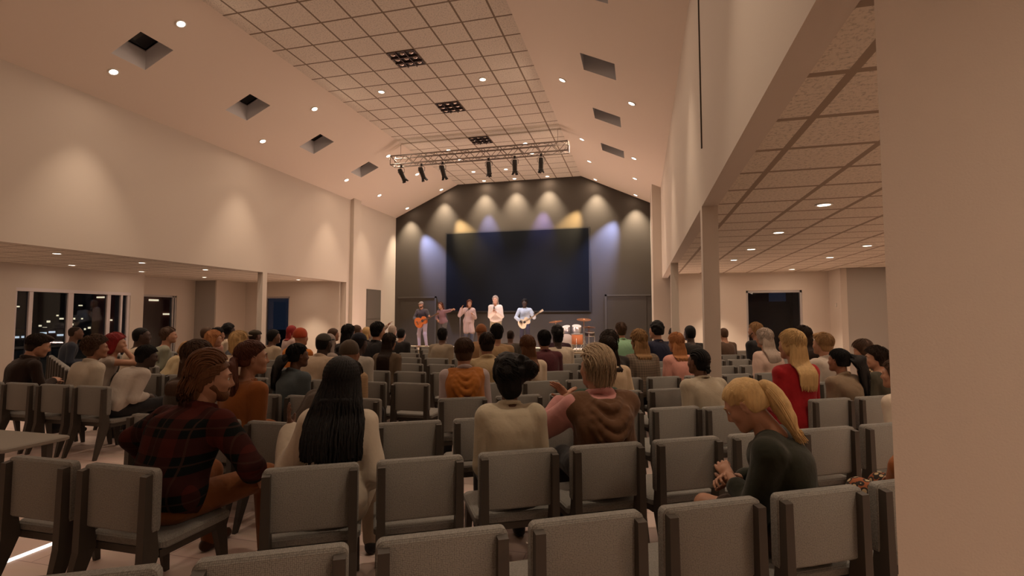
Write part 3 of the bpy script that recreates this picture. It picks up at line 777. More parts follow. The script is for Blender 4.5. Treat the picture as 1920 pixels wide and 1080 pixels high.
def plaid_mat(name, base, red, lines, sc):
    m = bpy.data.materials.new(name); m.use_nodes = True; nt = m.node_tree; b = nt.nodes['Principled BSDF']
    tc = nt.nodes.new('ShaderNodeTexCoord'); sp = nt.nodes.new('ShaderNodeSeparateXYZ'); nt.links.new(tc.outputs['Object'], sp.inputs[0])
    def band(sock, per, ph, w):
        f = mathn(nt, 'FRACT', mathn(nt, 'ADD', mathn(nt, 'DIVIDE', sock, per), ph))
        return mathn(nt, 'LESS_THAN', mathn(nt, 'ABSOLUTE', mathn(nt, 'SUBTRACT', f, .5)), w/2)
    xb = band(sp.outputs[0], sc, 0, .5); zb = band(sp.outputs[2], sc, .1, .5)
    xl = band(sp.outputs[0], sc, .5, .05); zl_ = band(sp.outputs[2], sc, .6, .05)
    f1 = mathn(nt, 'MULTIPLY', mathn(nt, 'ADD', xb, zb), .5)
    mx = nt.nodes.new('ShaderNodeMix'); mx.data_type = 'RGBA'; nt.links.new(f1, mx.inputs[0]); mx.inputs[6].default_value = base; mx.inputs[7].default_value = red
    mx2 = nt.nodes.new('ShaderNodeMix'); mx2.data_type = 'RGBA'; nt.links.new(mathn(nt, 'MULTIPLY', mathn(nt, 'MAXIMUM', xl, zl_), .6), mx2.inputs[0])
    nt.links.new(mx.outputs[2], mx2.inputs[6]); mx2.inputs[7].default_value = lines
    nt.links.new(mx2.outputs[2], b.inputs['Base Color']); b.inputs['Roughness'].default_value = .9; b.inputs['Specular IOR Level'].default_value = .1
    n = nt.nodes.new('ShaderNodeTexNoise'); n.inputs['Scale'].default_value = 26; bp = nt.nodes.new('ShaderNodeBump'); bp.inputs['Strength'].default_value = .25; bp.inputs['Distance'].default_value = .01
    nt.links.new(tc.outputs['Object'], n.inputs['Vector']); nt.links.new(n.outputs['Fac'], bp.inputs['Height']); nt.links.new(bp.outputs[0], b.inputs['Normal'])
    MATS[name] = m; return m

# ---- head in its own frame: x right, y forward, z up, origin between the eyes' level; 0.235 tall
def head_sdf(fem=False, ears=True):
    s = Sdf(); j = .9 if fem else 1
    s.ell((0,-.014,.028), (.075,.097,.087))
    s.ell((0,.030,-.028), (.062*j,.062,.080), k=.04)
    s.ell((0,.040,-.072), (.046*j,.048,.040), k=.03)
    s.cap((-.008*j,.078,-.098), (.008*j,.078,-.098), .017*j, k=.025)
    for q in (-1, 1):
        s.cap((q*.052*j,-.005,-.05), (q*.020,.062,-.098), .022*j, .018, k=.03)       # jaw line
        s.ell((q*.042,.060,-.028), (.024,.022,.022), k=.03)                          # cheek
        s.cap((q*.014,.086,.024), (q*.046,.070,.020), .012, .009, k=.02)            # brow
    for q in (-1, 1): s.ell((q*.031,.098,.003), (.020,.016,.013), k=.014, op='-')
    s.cap((0,.090,.012), (0,.108,-.030), .008, .0125, k=.014)
    s.cap((-.013,.095,-.037), (.013,.095,-.037), .0095, k=.01)
    s.cap((-.021,.083,-.0600), (.021,.083,-.0600), .007, k=.010); s.cap((0,.090,-.060), (0,.0905,-.0605), .0075, k=.012)
    s.cap((-.016,.084,-.0725), (.016,.084,-.0725), .008, k=.008); s.cap((0,.088,-.0725), (0,.0885,-.0725), .0065, k=.010)
    if ears:
        for q in (-1, 1):
            R = rot(yaw=q*-22, roll=q*6)
            s.ell((q*.078,-.008,-.006), (.011,.021,.033), R, k=.008)
            s.ell((q*.092,-.002,-.002), (.010,.012,.020), R, k=.006, op='-')
    s.cap((0,-.022,-.05), (0,-.040,-.20), .058 if not fem else .050, .060 if not fem else .050, k=.03)
    return s
def interp(z, tab):
    zs, ys = zip(*tab); return np.interp(z, zs, ys).astype(np.float32)
def hair_sdf(style, near):
    s = Sdf()
    def shell(off, top=0, back=0, tab=None, nape=-.08, k=.012):
        s.ell((0,-.016-back*.5,.028+top*.5), (.075+off,.097+off+back*.5,.087+off+top*.5))
        s.ell((0,-.035-back*.4,-.03), (.066+off,.068+off+back*.4,.075), k=.03)
        if tab: s.fn(lambda x, y, z: (y-interp(z, tab)+0*x), k=k)
        s.fn(lambda x, y, z: (nape-z)+0*x+0*y, k=k)
    SH = [(-.2,-.04),(-.03,-.030),(-.015,.012),(.035,.022),(.05,.045),(.068,.075),(.09,.11),(.2,.2)]
    LO = [(-.2,.0),(-.08,.012),(.0,.030),(.045,.048),(.062,.075),(.09,.11),(.2,.2)]
    if style in ('short', 'fade'): shell(.009 if style == 'fade' else .014, .010, .004, SH, -.085)
    elif style == 'buzz': shell(.005, 0, 0, SH, -.075)
    elif style == 'bald': shell(.0012, 0, 0, SH, -.06)
    elif style == 'tousled':
        shell(.020, .018, .008, SH, -.10)
        for k in range(16):
            a = rnd.uniform(0, 2*PI); e = rnd.uniform(.2, 1.2); r = (.088, .105, .105)
            s.ell((r[0]*math.cos(a)*math.cos(e), -.02+r[1]*math.sin(a)*math.cos(e), .03+r[2]*math.sin(e)), (.022,.024,.014), k=.02)
        s.fn(lambda x, y, z: (y-interp(z, SH)-.006+0*x), k=.015)
    elif style == 'quiff':
        shell(.013, .012, .004, SH, -.085)
        s.ell((0,.060,.108), (.056,.046,.024), k=.025); s.ell((0,.020,.118), (.055,.05,.018), k=.025)
    elif style == 'curly':
        shell(.022, .020, .006, SH, -.06)
        for k in range(60):
            a = rnd.uniform(0, 2*PI); e = rnd.uniform(-.25, 1.5)
            p = (.094*math.cos(a)*math.cos(e), -.022+.112*math.sin(a)*math.cos(e), .04+.102*math.sin(e))
            if p[1] > .03 and p[2] < .085: continue
            s.ell(p, (.022,)*3, k=.012)
    elif style == 'bob':
        shell(.022, .012, .012, LO, -.115, .02)
        s.cap((-.06,-.05,.0), (-.066,-.05,-.10), .042, .040, k=.03); s.cap((.06,-.05,.0), (.066,-.05,-.10), .042, .040, k=.03); s.cap((0,-.09,.0), (0,-.092,-.105), .045, .042, k=.03)
    elif style in ('long', 'tail', 'braids', 'lob'):
        shell(.016 if style != 'tail' else .010, .010, .008, LO if style != 'tail' else SH[:1]+[(-.03,-.02),(0,.0),(.02,.02)]+SH[4:], -.25 if style == 'braids' else -.10 if style != 'tail' else -.06, .015)
    elif style == 'cornrows':
        shell(.009, .004, .006, SH, -.085)
    elif style == 'cap':
        s.ell((0,-.012,.04), (.085,.105,.085)); s.fn(lambda x, y, z: (.032+.10*np.minimum(0,-y)*0-z)+0*x+0*y, k=.01)
        s.ell((0,.115,.040), (.066,.062,.010), k=.012)
    elif style == 'flatcap':
        s.ell((0,-.005,.060), (.092,.118,.055)); s.ell((0,.095,.042), (.07,.05,.012), k=.02); s.fn(lambda x, y, z: (.025-z)+0*x+0*y, k=.01)
    elif style == 'hat':
        s.ell((0,-.012,.06), (.085,.10,.075)); s.ell((0,-.01,.045), (.145,.16,.010), k=.015); s.fn(lambda x, y, z: (.03-z)+0*x+0*y, k=.006)
    elif style == 'beanie':
        s.ell((0,-.016,.045), (.088,.108,.098)); s.cap((0,-.02,.02),(0,-.021,.02),.095,k=.02)
        s.fn(lambda x, y, z: ((-.005+.35*np.maximum(0, y)-z)+0*x), k=.012)
    elif style == 'hood':
        s.ell((0,-.02,.028), (.094,.112,.105)); s.ell((0,-.035,-.07), (.088,.085,.075), k=.04); s.cap((0,-.03,-.09),(0,-.04,-.15),.085,.10,k=.04)
        s.ell((0,.115,-.02), (.062,.075,.088), k=.015, op='-')
    return s
def wavy(amp, seeds, fr=(14, 30)):
    R = random.Random(seeds); W = [(unit(V3(R.uniform(-1,1), R.uniform(-1,1), R.uniform(-.6,.6))), R.uniform(*fr), R.uniform(0,6), amp*R.uniform(.5,1)) for _ in range(4)]
    def f(x, y, z):
        o = 0
        for d, q, ph, a in W: o = o+a*np.sin(q*(d[0]*x+d[1]*y+d[2]*z)+ph)
        return o
    return f

def strands(style, toB, S, seed, n, long_):
    """locks lying on the hair shell, running outwards from the crown"""
    R = random.Random(seed*13+5); L = []
    off = {'short': .017, 'fade': .011, 'quiff': .017, 'bob': .026, 'tousled': .027, 'lob': .022, 'long': .020, 'tail': .013}[style]
    rad = V3(.075+off, .097+off, .087+off); c0 = V3(0, -.018, .030+off*.35)
    up = unit(V3(R.uniform(-.15,.15), -.45, .9)); e1 = unit(np.cross(up, V3(1,0,0))); e2 = np.cross(up, e1)
    nape = {'bob': -.10, 'lob': -.09, 'long': -.09, 'tail': -.05}.get(style, -.075); lift = {'tousled': .012, 'quiff': .006}.get(style, .004)
    for i in range(n):
        ph = R.uniform(0, 2*PI); t0 = R.uniform(.05, 1.5); dt = R.uniform(.35, .75); sw = R.uniform(-.25,.25)*(2.2 if style == 'tousled' else 1); P = []
        k = R.uniform(.985, 1.04)
        for s_ in np.linspace(0, 1, 8):
            t = t0+dt*s_; f = ph+sw*s_; d = up*math.cos(t)+(e1*math.cos(f)+e2*math.sin(f))*math.sin(t); p = c0+d*rad*k
            if p[2] < -.01: p[1] = min(p[1], p[1]*.8-.004); p[0] *= 1-.9*min(.14, -p[2]-.01)
            p = p+d*lift*math.sin(PI*s_)
            fr = np.interp(p[2], (-.2,-.03,-.015,.035,.05,.068,.09,.2), (-.03,-.025,.010,.024,.05,.085,.12,.2)) if not long_ else np.interp(p[2], (-.2,-.08,.0,.045,.062,.09,.2), (0,.012,.030,.050,.08,.12,.2))
            if p[1] > fr or p[2] < nape: break
            P.append(p)
        if len(P) >= 4:
            if long_ and P[-1][2] < .0: 
                q = P[-1].copy()
                for z in (.03, .06, .09): P.append(V3(q[0]*(1+.2*z), q[1]-.01, max(q[2]-z, -.135+R.uniform(-.012,.012))))
            L.append((toB(P), S*np.linspace(.0034, .0014, len(P))))
    return tubes(L, 3)

def ik(S, H, l1, l2, hint):
    S, H = V3(*S), V3(*H); d = H-S; L = np.linalg.norm(d)
    if L > (l1+l2)*.995: d = d/L*(l1+l2)*.995; L = np.linalg.norm(d); H = S+d
    a = (l1*l1-l2*l2+L*L)/(2*L); h = math.sqrt(max(0, l1*l1-a*a)); u = d/L
    q = V3(*hint); q = unit(q-u*(q@u))
    return S+u*a+q*h, H

def add_hand(s, W, fdir, palm_n, side, S, curl=25, spread=4, fat=1.0):
    """palm, four unequal fingers with knuckle bends and a thumb off the side of the palm; fdir = finger direction, palm_n = out of the palm"""
    f = unit(fdir); n = unit(palm_n-f*(palm_n@f)); t = unit(np.cross(n, f))*side    # towards the thumb
    K = S*.95
    kn = [(.030,.088), (.010,.092), (-.010,.087), (-.029,.078)]
    for a, b in kn:
        s.cap(W+t*a*.55*K, W+t*a*K+f*b*K, .0155*K, .0115*K*fat, k=.012)
    s.ell(W+f*.045*K+n*.002, (.020*K,)*3, k=.02)
    for i, ((a, b), L) in enumerate(zip(kn, (.072,.080,.074,.058))):
        ang = math.radians(spread*(1.5-i)); d0 = unit(f*math.cos(ang)+t*math.sin(ang)); p = W+t*a*K+f*b*K; c = math.radians(curl*(.75+.18*i)); r = .0088*K*fat
        for q, (ln, cc) in enumerate(((.45,.5), (.32,1.3), (.23,2.0))):
            d = d0*math.cos(c*cc)+n*math.sin(c*cc); p2 = p+d*L*ln*K
            s.cap(p, p2, r, r*.92, k=.004); p = p2; r *= .92
    b0 = W+t*.020*K+f*.022*K+n*.008*K; b1 = b0+unit(t*.75+f*.7+n*.35)*.042*K; b2 = b1+unit(t*.35+f*.9+n*.35)*.032*K; b3 = b2+unit(t*.15+f+n*.3)*.024*K
    s.cap(b0, b1, .015*K, .0115*K, k=.012); s.cap(b1, b2, .0112*K, .0098*K, k=.005); s.cap(b2, b3, .0098*K, .0082*K, k=.004)

MALE = [(-.02,.150,.095),(.05,.160,.112),(.15,.166,.116),(.32,.150,.104),(.45,.143,.098),(.6,.150,.108),(.75,.157,.112),(.86,.148,.098),(.94,.105,.075),(1,.064,.060)]
FEM = [(-.02,.150,.095),(.05,.165,.115),(.15,.170,.115),(.32,.140,.096),(.45,.122,.086),(.6,.134,.098),(.74,.144,.104),(.86,.136,.090),(.94,.098,.070),(1,.055,.052)]
NP = [0]
def person(pos, yaw, label, S=1.12, fem=False, sk='fair', hair='short', hc='dark', top=('t', (.3,.3,.3,1)), off=.018, sleeve=1., bottom=('dark_trousers', (.02,.02,.022,1)), skirt=False,
           lean=8, slouch=8, side_lean=0, hy=0, hp=0, hr=0, arms='lap', L=None, R=None, stand=False, h=.016, hh=None, seat=.437, length=.35, tailp=None, extra=None, collar=0, base=0.,
           eyes=False, beard=None, shoe=('shoe_dark', (.02,.016,.014,1)), twist=0, group='seated audience', legs=None, curl=25, hands=False, drape=None, wr=.004, baggy=1.0, tailw=.05, palm=None, rows=None, capm=None, bulk=1., fdir=None):
    NP[0] += 1; seed = NP[0]
    root = empty('person', label, 'person', (pos[0], pos[1], base), yaw, group)
    hh = hh or h*.7
    SK = skin(sk); TM = top[1] if isinstance(top[1], bpy.types.Material) else cloth(top[0], top[1]); BM = bottom[1] if isinstance(bottom[1], bpy.types.Material) else cloth(bottom[0], bottom[1])
    hz = .93*S if stand else seat+.088*S
    prof = FEM if fem else MALE; Ls = .50*S
    # spine
    C = []; Lx = []; p = V3(0, 0, hz-.03*S); ts = [q[0] for q in prof]; prev = ts[0]
    pt = V3(*p); tw = math.radians(twist); sl = math.radians(side_lean)
    for t in ts:
        a = math.radians(lean-slouch*.5+slouch*t*1.6); dt = (t-prev)*Ls; prev = t
        pt = pt+V3(math.sin(sl), math.sin(a), math.cos(a)*math.cos(sl))*dt; C.append(pt.copy())
        Lx.append(V3(math.cos(tw*t), math.sin(tw*t), -math.sin(sl)*.8))
    C = np.array(C); Lx = np.array(Lx); W = np.array([q[1] for q in prof])*S; Dp = np.array([q[2] for q in prof])*S; W[:-2] *= bulk; Dp[:-2] *= (1+bulk)/2
    # back of the torso bulges: keep front flat
    def at(t):
        return V3(*[np.interp(t, ts, C[:,i]) for i in range(3)]), unit(V3(*[np.interp(t, ts, Lx[:,i]) for i in range(3)]))
    neck, nl = at(1.0); aT = math.radians(lean+slouch*1.1)
    shw = (.146 if fem else .170)*S*bulk
    cS, lS = at(.885)
    sh = {q: cS+lS*shw*q+V3(0,0,-.006*S) for q in (-1, 1)}
    hip = {q: V3(q*.088*S, .01*S, hz-.01*S) for q in (-1, 1)}
    Rh = rot(hy, hp, hr)
    na = aT*.55+math.radians(hp)*.35
    nd = unit(V3(math.sin(sl)*.8+math.sin(math.radians(hr))*.4, math.sin(na), math.cos(na)))
    H0 = neck+nd*.115*S+Rh@V3(0,.030,.055)*S
    KS = S*.985
    toB = lambda P: (np.asarray(P)*KS)@Rh.T+H0
    # limbs
    l1, l2 = .285*S, .25*S
    el, ha = {}, {}
    for q, cus in ((-1, L), (1, R)):
        if cus is not None: tgt = sh[q]*0+V3(*cus[0]); hint = V3(*cus[1]) if len(cus) > 1 else V3(q*.5,-.3,-1)
        elif arms == 'lap': tgt = V3(q*.075*S, .27*S+C[4][1]*.4, hz+.11*S); hint = V3(q*.34,-.62,-.7)
        elif arms == 'clap': tgt = V3(q*.035*S+.0, neck[1]+.30*S, neck[2]-.22*S); hint = V3(q*.8,-.2,-.8)
        elif arms == 'crossed': tgt = V3(-q*.10*S, neck[1]+.20*S, hz+.20*S); hint = V3(q*.9,-.3,-.7)
        else: tgt = V3(q*(shw+.05*S), neck[1]+.03, sh[q][2]-.52*S); hint = V3(q*.4,-1,0)
        el[q], ha[q] = ik(sh[q], tgt, l1, l2, hint)
    kn, an, toe = {}, {}, {}
    for q in (-1, 1):
        if stand:
            g = (legs or {}).get(q, (q*.105*S, .0, 0)); an[q] = V3(g[0], g[1], .085*S); kn[q], an[q] = ik(hip[q], an[q], .43*S, .42*S, V3(q*.1,1,0))
        else:
            g = (legs or {}).get(q, (q*.125*S, .46*S, .05)); kn[q] = V3(g[0], g[1], hz+.012*S); an[q] = V3(g[0]*1.05, g[1]+g[2], .085)
        dz = unit(V3(kn[q][0]-hip[q][0], kn[q][1]-hip[q][1]+.001, 0)) if not stand else unit(V3(q*.25,1,0)); toe[q] = an[q]+dz*.15*S; toe[q][2] = .038; 
    # ---- body (skin): one continuous surface
    b = Sdf(); b.sweep(C, Lx, W*.93, Dp*.93)
    b.cap(neck-V3(0,.0,.05*S), neck+nd*.10*S, .056*S*(.88 if fem else 1), .054*S*(.88 if fem else 1), k=.03)
    for q in (-1, 1):
        b.cap(cS+lS*q*.06*S, sh[q], .058*S, .052*S, k=.04); b.chain([sh[q], el[q], ha[q]], [.048*S, .038*S, .026*S], k=.025)
        b.chain([hip[q], kn[q], an[q]], [.080*S, .052*S, .036*S], k=.03); b.cap(an[q]+V3(0,-.02,-.03), toe[q], .034*S, .026*S, k=.03)
    hs = None
    for q in (-1, 1):
        fd = ha[q]-el[q]; pn = V3(-q*.6, .2, -.6) if palm is None else V3(*palm[q])
        fdv = unit(fd) if not (arms == 'lap' and (L if q < 0 else R) is None) else unit(unit(fd)*.5+V3(0,.5,-.28))
        if fdir and q in fdir: fdv = unit(V3(*fdir[q]))
        if hands:
            hs = Sdf(); hs.cap(ha[q]-unit(fd)*.06*S, ha[q], .028*S, .024*S); add_hand(hs, ha[q], fdv, pn, q, S, curl); hs = hs.mesh(.0042); HH.setdefault(seed, []).append(hs)
        else: add_hand(b, ha[q], fdv, pn, q, S, curl, fat=1.0 if h < .0125 else 1.35)
    parts = [b.mesh(h)]
    hv, hq = head_sdf(fem, hair not in ('hood',)).mesh(hh); parts.append((toB(hv), hq))
    parts += HH.get(seed, [])
    BO = np_mesh('body', parts, SK, root)
    # ---- top garment
    s = Sdf(); Wc = W+off*.75*S; Dc = Dp+off*.8*S; Wc[-1] = W[-1]+.006; Dc[-1] = Dp[-1]+.006
    if baggy > 1:
        for i in range(2, 6): Wc[i] = max(Wc[i], (W[7]*.5+W[2]*.5)*baggy); Dc[i] = max(Dc[i], Dp[6]*baggy)
    C2 = C.copy()
    s.sweep(C2[:-1] if collar == 0 else C2, Lx[:-1] if collar == 0 else Lx, Wc[:-1] if collar == 0 else Wc, Dc[:-1] if collar == 0 else Dc)
    s.cap(neck-V3(0,0,.03*S), cS+lS*.10*S+V3(0,0,.015*S), .045*S, .05*S, k=.03); s.cap(neck-V3(0,0,.03*S), cS-lS*.10*S+V3(0,0,.015*S), .045*S, .05*S, k=.03)
    for q in (-1, 1):
        s.cap(cS+lS*q*.06*S, sh[q], (.056+off*.5)*S, (.048+off*.8)*S, k=.035)
        if sleeve > 0:
            if sleeve <= .5:
                e = sh[q]+(el[q]-sh[q])*min(1, sleeve*2); s.cap(sh[q], e, (.050+off)*S, (.046+off*1.25)*S, k=.02)
            else:
                f = min(1, (sleeve-.5)*2); e = el[q]+(ha[q]-el[q])*f*.94
                s.chain([sh[q], el[q], e], [(.048+off*.8)*S, (.041+off*.75)*S, (.030+off*.8)*S], k=.02)
    if collar:
        r = .066*S if not fem else .058*S
        ring = [neck+nd*.018*S+V3(math.cos(a)*r, math.sin(a)*r*1.0+.004, -.022*S*math.sin(a)) for a in np.linspace(0, 2*PI, 13)]
        s.chain(ring, [.013*S*collar]*13, k=.012)
    if skirt == 'coat':
        for q in (-1, 1): s.cap(hip[q]+V3(0,0,0), kn[q]+V3(0,0,.08), .10*S, .10*S, k=.06)
    tm = s.mesh(h, wavy(wr, seed) if h < .0185 else None)
    np_mesh({'jacket': 'jacket'}.get(top[0].split('_')[-1], 'shirt'), [tm], TM, root)
    # ---- trousers / skirt
    s = Sdf(); s.ell(V3(0,.0,hz), (.168*S,.130*S,.115*S))
    for q in (-1, 1):
        if skirt is True:
            s.cap(hip[q], hip[q]+(kn[q]-hip[q])*.72, .105*S, .085*S, k=.06)
        else: s.chain([hip[q], kn[q], an[q]+V3(0,0,.0)], [.094*S, .070*S, .054*S], k=.03)
    if not stand: s.fn(lambda x, y, z, s0=seat+.001: np.where((y < .36*S) & (y > -.2) & (np.abs(x) < .26), s0-z, -1.).astype(np.float32)+0*x+0*y, k=.004)
    np_mesh('skirt' if skirt is True else 'trousers', [s.mesh(h)], BM, root)
    # ---- shoes
    for q in (-1, 1):
        s = Sdf(); s.cap(an[q]+V3(0,-.035*S,-.042), toe[q]+V3(0,0,.004), .042, .036, k=.02); s.cap(an[q]+V3(0,0,-.03), an[q]+V3(0,0,.03), .044, .045, k=.03); s.plane((0,0,-1), -.002, k=.004)
        np_mesh('shoe', [s.mesh(max(.011, min(h, .016)))], cloth(shoe[0], shoe[1], .5), root)
    # ---- hair or headwear
    HM = capm or hairm(hc)
    if hair:
        pr = []
        v, f = hair_sdf(hair, True).mesh(hh, wavy(.0016, seed, (60, 120)) if hh < .008 else None); pr.append((toB(v), f))
        backy = lambda z: float(np.interp(z, C[:,2], C[:,1]))-float(np.interp(z, C[:,2], Dp))-off*S
        if hair in ('long', 'lob'):
            s = Sdf(); ln = length if hair == 'long' else .16; n = 7; pts = [toB((0,-.060,.05)), toB((0,-.082,-.05))]; w = [.075*S,.080*S]; dd = [.045*S,.040*S]
            z0 = pts[1][2]; 
            for k in range(1, n):
                z = z0-ln*k/(n-1); y = min(pts[-1][1], backy(z)-.022) if z < neck[2] else pts[1][1]*(1-.5*k/n)+.5*k/n*min(pts[1][1], backy(neck[2]))
                pts.append(V3(pts[1][0]*(1-k/n)+neck[0]*k/n, max(min(y, pts[1][1]+.03), pts[1][1]-.12), z)); w.append((.085+tailw*.35*math.sin(k/n*2.6))*S*(1-.12*(k/n)**2)); dd.append(.034*S*(1-.45*k/n))
            lxh = Rh@V3(1,0,0); LX = [unit(lxh*(1-i/n)+V3(1,0,0)*i/n) for i in range(len(pts))]; s.sweep(pts, LX, w, dd, e=2.2)
            v, f = s.mesh(max(hh, .008)); pr.append((v, f))
            if h < .0185:
                R_ = random.Random(seed); NS = 150 if h < .0135 else 80; ST = []; PA, LA = np.array(pts), np.array(LX); tt = np.arange(len(pts))
                for i in range(NS):
                    u = -1+2*(i+R_.random())/NS; ext = R_.uniform(-.02, .07); P = []
                    for t in np.linspace(.2, len(pts)-1, 12):
                        c = V3(*[np.interp(t, tt, PA[:,q]) for q in range(3)]); l = V3(*[np.interp(t, tt, LA[:,q]) for q in range(3)])
                        P.append(c+l*np.interp(t, tt, w)*u*1.02+np.cross(l, V3(0,0,1))*(-1)*np.interp(t, tt, dd)*math.sqrt(max(0, 1-abs(u)**2.2))*1.06*(-1 if np.cross(l, V3(0,0,1))[1] < 0 else 1)*1.0)
                    P.append(P[-1]+V3(-u*.012, .0, -max(.004, ext))); ST.append((np.array(P), S*np.concatenate([np.linspace(.0062, .0050, 12), [.0015]])))
                pr.append(tubes(ST, 4))
        if hair == 'tail' and tailp:
            s = Sdf(); P = [toB(p) for p in tailp[:2]]+[V3(*[P_ for P_ in (toB(tailp[1])+V3(*d))]) for d in tailp[2:]]
            n = len(P); w = [.022*S]+[tailw*S*math.sin(.55+2.2*(i/(n-1))) for i in range(1, n)]
            s.sweep(P, [Rh@V3(1,0,0)]*n, w, [min(x, .030*S) for x in w], e=2.1)
            v, f = s.mesh(max(hh*.9, .006)); pr.append((v, f))
            if h < .0185:
                R_ = random.Random(seed+50); ST = []; PA = np.array(P); tt = np.arange(n); lx = Rh@V3(1,0,0)
                for i in range(130):
                    a_ = R_.uniform(0, 2*PI); rr = R_.uniform(.75, 1.05); Q = []
                    for t in np.linspace(0, n-1, 14):
                        c = V3(*[np.interp(t, tt, PA[:,q]) for q in range(3)]); T = PA[min(n-1, int(t)+1)]-PA[max(0, int(t)-(1 if int(t) == n-1 else 0))]; T = unit(T); u = unit(lx-T*(lx@T)); vv = np.cross(T, u); ww = np.interp(t, tt, w)
                        Q.append(c+u*ww*rr*math.cos(a_)+vv*min(ww, .030*S)*rr*math.sin(a_))
                    Q.append(Q[-1]+unit(PA[-1]-PA[-2])*R_.uniform(.01,.06)); ST.append((np.array(Q), S*np.concatenate([np.linspace(.0052,.0045,14),[.0015]])))
                pr.append(tubes(ST, 4))
        if extra: pr += extra(toB, neck, C, Dp, S)
        elif h <= .0205 and hair in ('short','fade','quiff','bob','tousled','lob','long','tail'):
            pr.append(strands(hair, toB, S, seed, 520 if h <= .0125 else 320 if h <= .0155 else 150, bool(hair in ('bob','lob'))))
        nm = 'hat' if hair in ('cap','flatcap','hat') else 'beanie' if hair == 'beanie' else 'headscarf' if hair == 'hood' else 'hair'
        np_mesh(nm, pr, HM, root)
        if hair in ('cap','flatcap','hat'):
            v, f = hair_sdf('buzz', True).mesh(hh); np_mesh('hair', [(toB(v), f)], hairm(hc), root)
    if beard:
        s = Sdf(); s.ell((0,.046,-.082), (.053,.054,.044)); s.cap((-.056,.004,-.035),(-.024,.068,-.100),.026,.024,k=.02); s.cap((.056,.004,-.035),(.024,.068,-.100),.026,.024,k=.02); s.cap((-.024,.088,-.051),(.024,.088,-.051),.0105,k=.01)
        s.ell((0,.098,-.066), (.021,.02,.009), k=.008, op='-'); s.fn(lambda x, y, z: z+.034+.0*x-.6*np.maximum(0, .03-y), k=.01)
        v, f = s.mesh(hh); np_mesh('beard', [(toB(v), f)], hairm(beard), root)
    if eyes:
        for q in (-1, 1):
            m = MB(); c = toB((q*.031,.079,.003)); fw = Rh@V3(0,1,0)
            m.cur = 0; m.lathe([(.0002,-.0125),(.007,-.0105),(.0115,-.005),(.0125,0),(.0115,.005),(.0085,.0092)], c, 14, axis=tuple(fw)); m.cur = 1; m.lathe([(.0085,.0092),(.0062,.0109),(.0002,.0126)], c, 14, axis=tuple(fw))
            m.build('eye', [mat('eye_white', (.5,.44,.40,1), .2), mat('iris_dark', (.02,.012,.008,1), .15)], BO, smooth=True)
            s = Sdf(); s.chain([(q*.014,.0965,.027),(q*.030,.0935,.033),(q*.047,.079,.028)], [.004,.0042,.003], k=.003); v, f = s.mesh(.004); np_mesh('eyebrow', [(toB(v), f)], hairm(beard or (hc if hc in HAIRC else 'dark')), BO)
    if drape: drape(root, dict(C=C, Lx=Lx, W=W, Dp=Dp, neck=neck, nd=nd, cS=cS, lS=lS, sh=sh, S=S, off=off, h=h, at=at, hip=hip, kn=kn))
    root['_j'] = 0; del root['_j']
    return root, dict(H0=H0, Rh=Rh, KS=KS, toB=toB, sh=sh, el=el, ha=ha, neck=neck, C=C, Dp=Dp, hip=hip, kn=kn, S=S)
HH = {}
# ================================================================== the nearer people
TAN_STRIPE = plaid_mat('cloth_tan_stripe', (.40,.28,.17,1), (.36,.25,.15,1), (.12,.08,.05,1), .06)
CHECK = plaid_mat('cloth_brown_check', (.17,.13,.095,1), (.12,.092,.07,1), (.26,.20,.15,1), .035)
def floral():
    m = bpy.data.materials.new('cloth_pattern'); m.use_nodes = True; nt = m.node_tree; b = nt.nodes['Principled BSDF']
    tc = nt.nodes.new('ShaderNodeTexCoord'); v = nt.nodes.new('ShaderNodeTexVoronoi'); v.inputs['Scale'].default_value = 26
    nt.links.new(tc.outputs['Object'], v.inputs['Vector']); cr = nt.nodes.new('ShaderNodeValToRGB'); cr.color_ramp.interpolation = 'CONSTANT'
    e = cr.color_ramp.elements; e[0].color = (.50,.38,.22,1); e[0].position = 0; e[1].color = (.02,.015,.012,1); e[1].position = .36
    x = e.new(.62); x.color = (.30,.09,.03,1)
    nt.links.new(v.outputs['Distance'], cr.inputs[0]); nt.links.new(cr.outputs[0], b.inputs['Base Color']); b.inputs['Roughness'].default_value = .85
    return m
FLORAL = floral()
PLAID = plaid_mat('cloth_dark_plaid', (.0045,.0065,.0065,1), (.060,.012,.009,1), (.050,.026,.020,1), .20)

def cornrows(toB, neck, C, Dp, S):
    L = []
    for i in range(11):
        u = -.92+1.84*i/10; rr = math.sqrt(max(.03, 1-u*u*.9)); P = []
        for t in np.linspace(.28*PI, 1.12*PI, 14):
            P.append((.086*u, -.016+.106*rr*math.cos(t), .026+.100*rr*math.sin(t)))
        L.append((toB(P), .0082*S*(1+.12*np.sin(np.arange(14)*3.1))))
    v, q = tubes(L, 7); s = Sdf(); s.ell((0,-.112,-.045), (.030,.022,.026))
    v2, q2 = s.mesh(.007)
    L2 = [(toB([(.0+.008*i,-.11,-.05),(.0+.014*i,-.125,-.08),(.004*i,-.118,-.105)]), .008*S) for i in (-2,-1,0,1,2)]
    return [(v, q), (toB(v2), q2), tubes(L2, 6)]

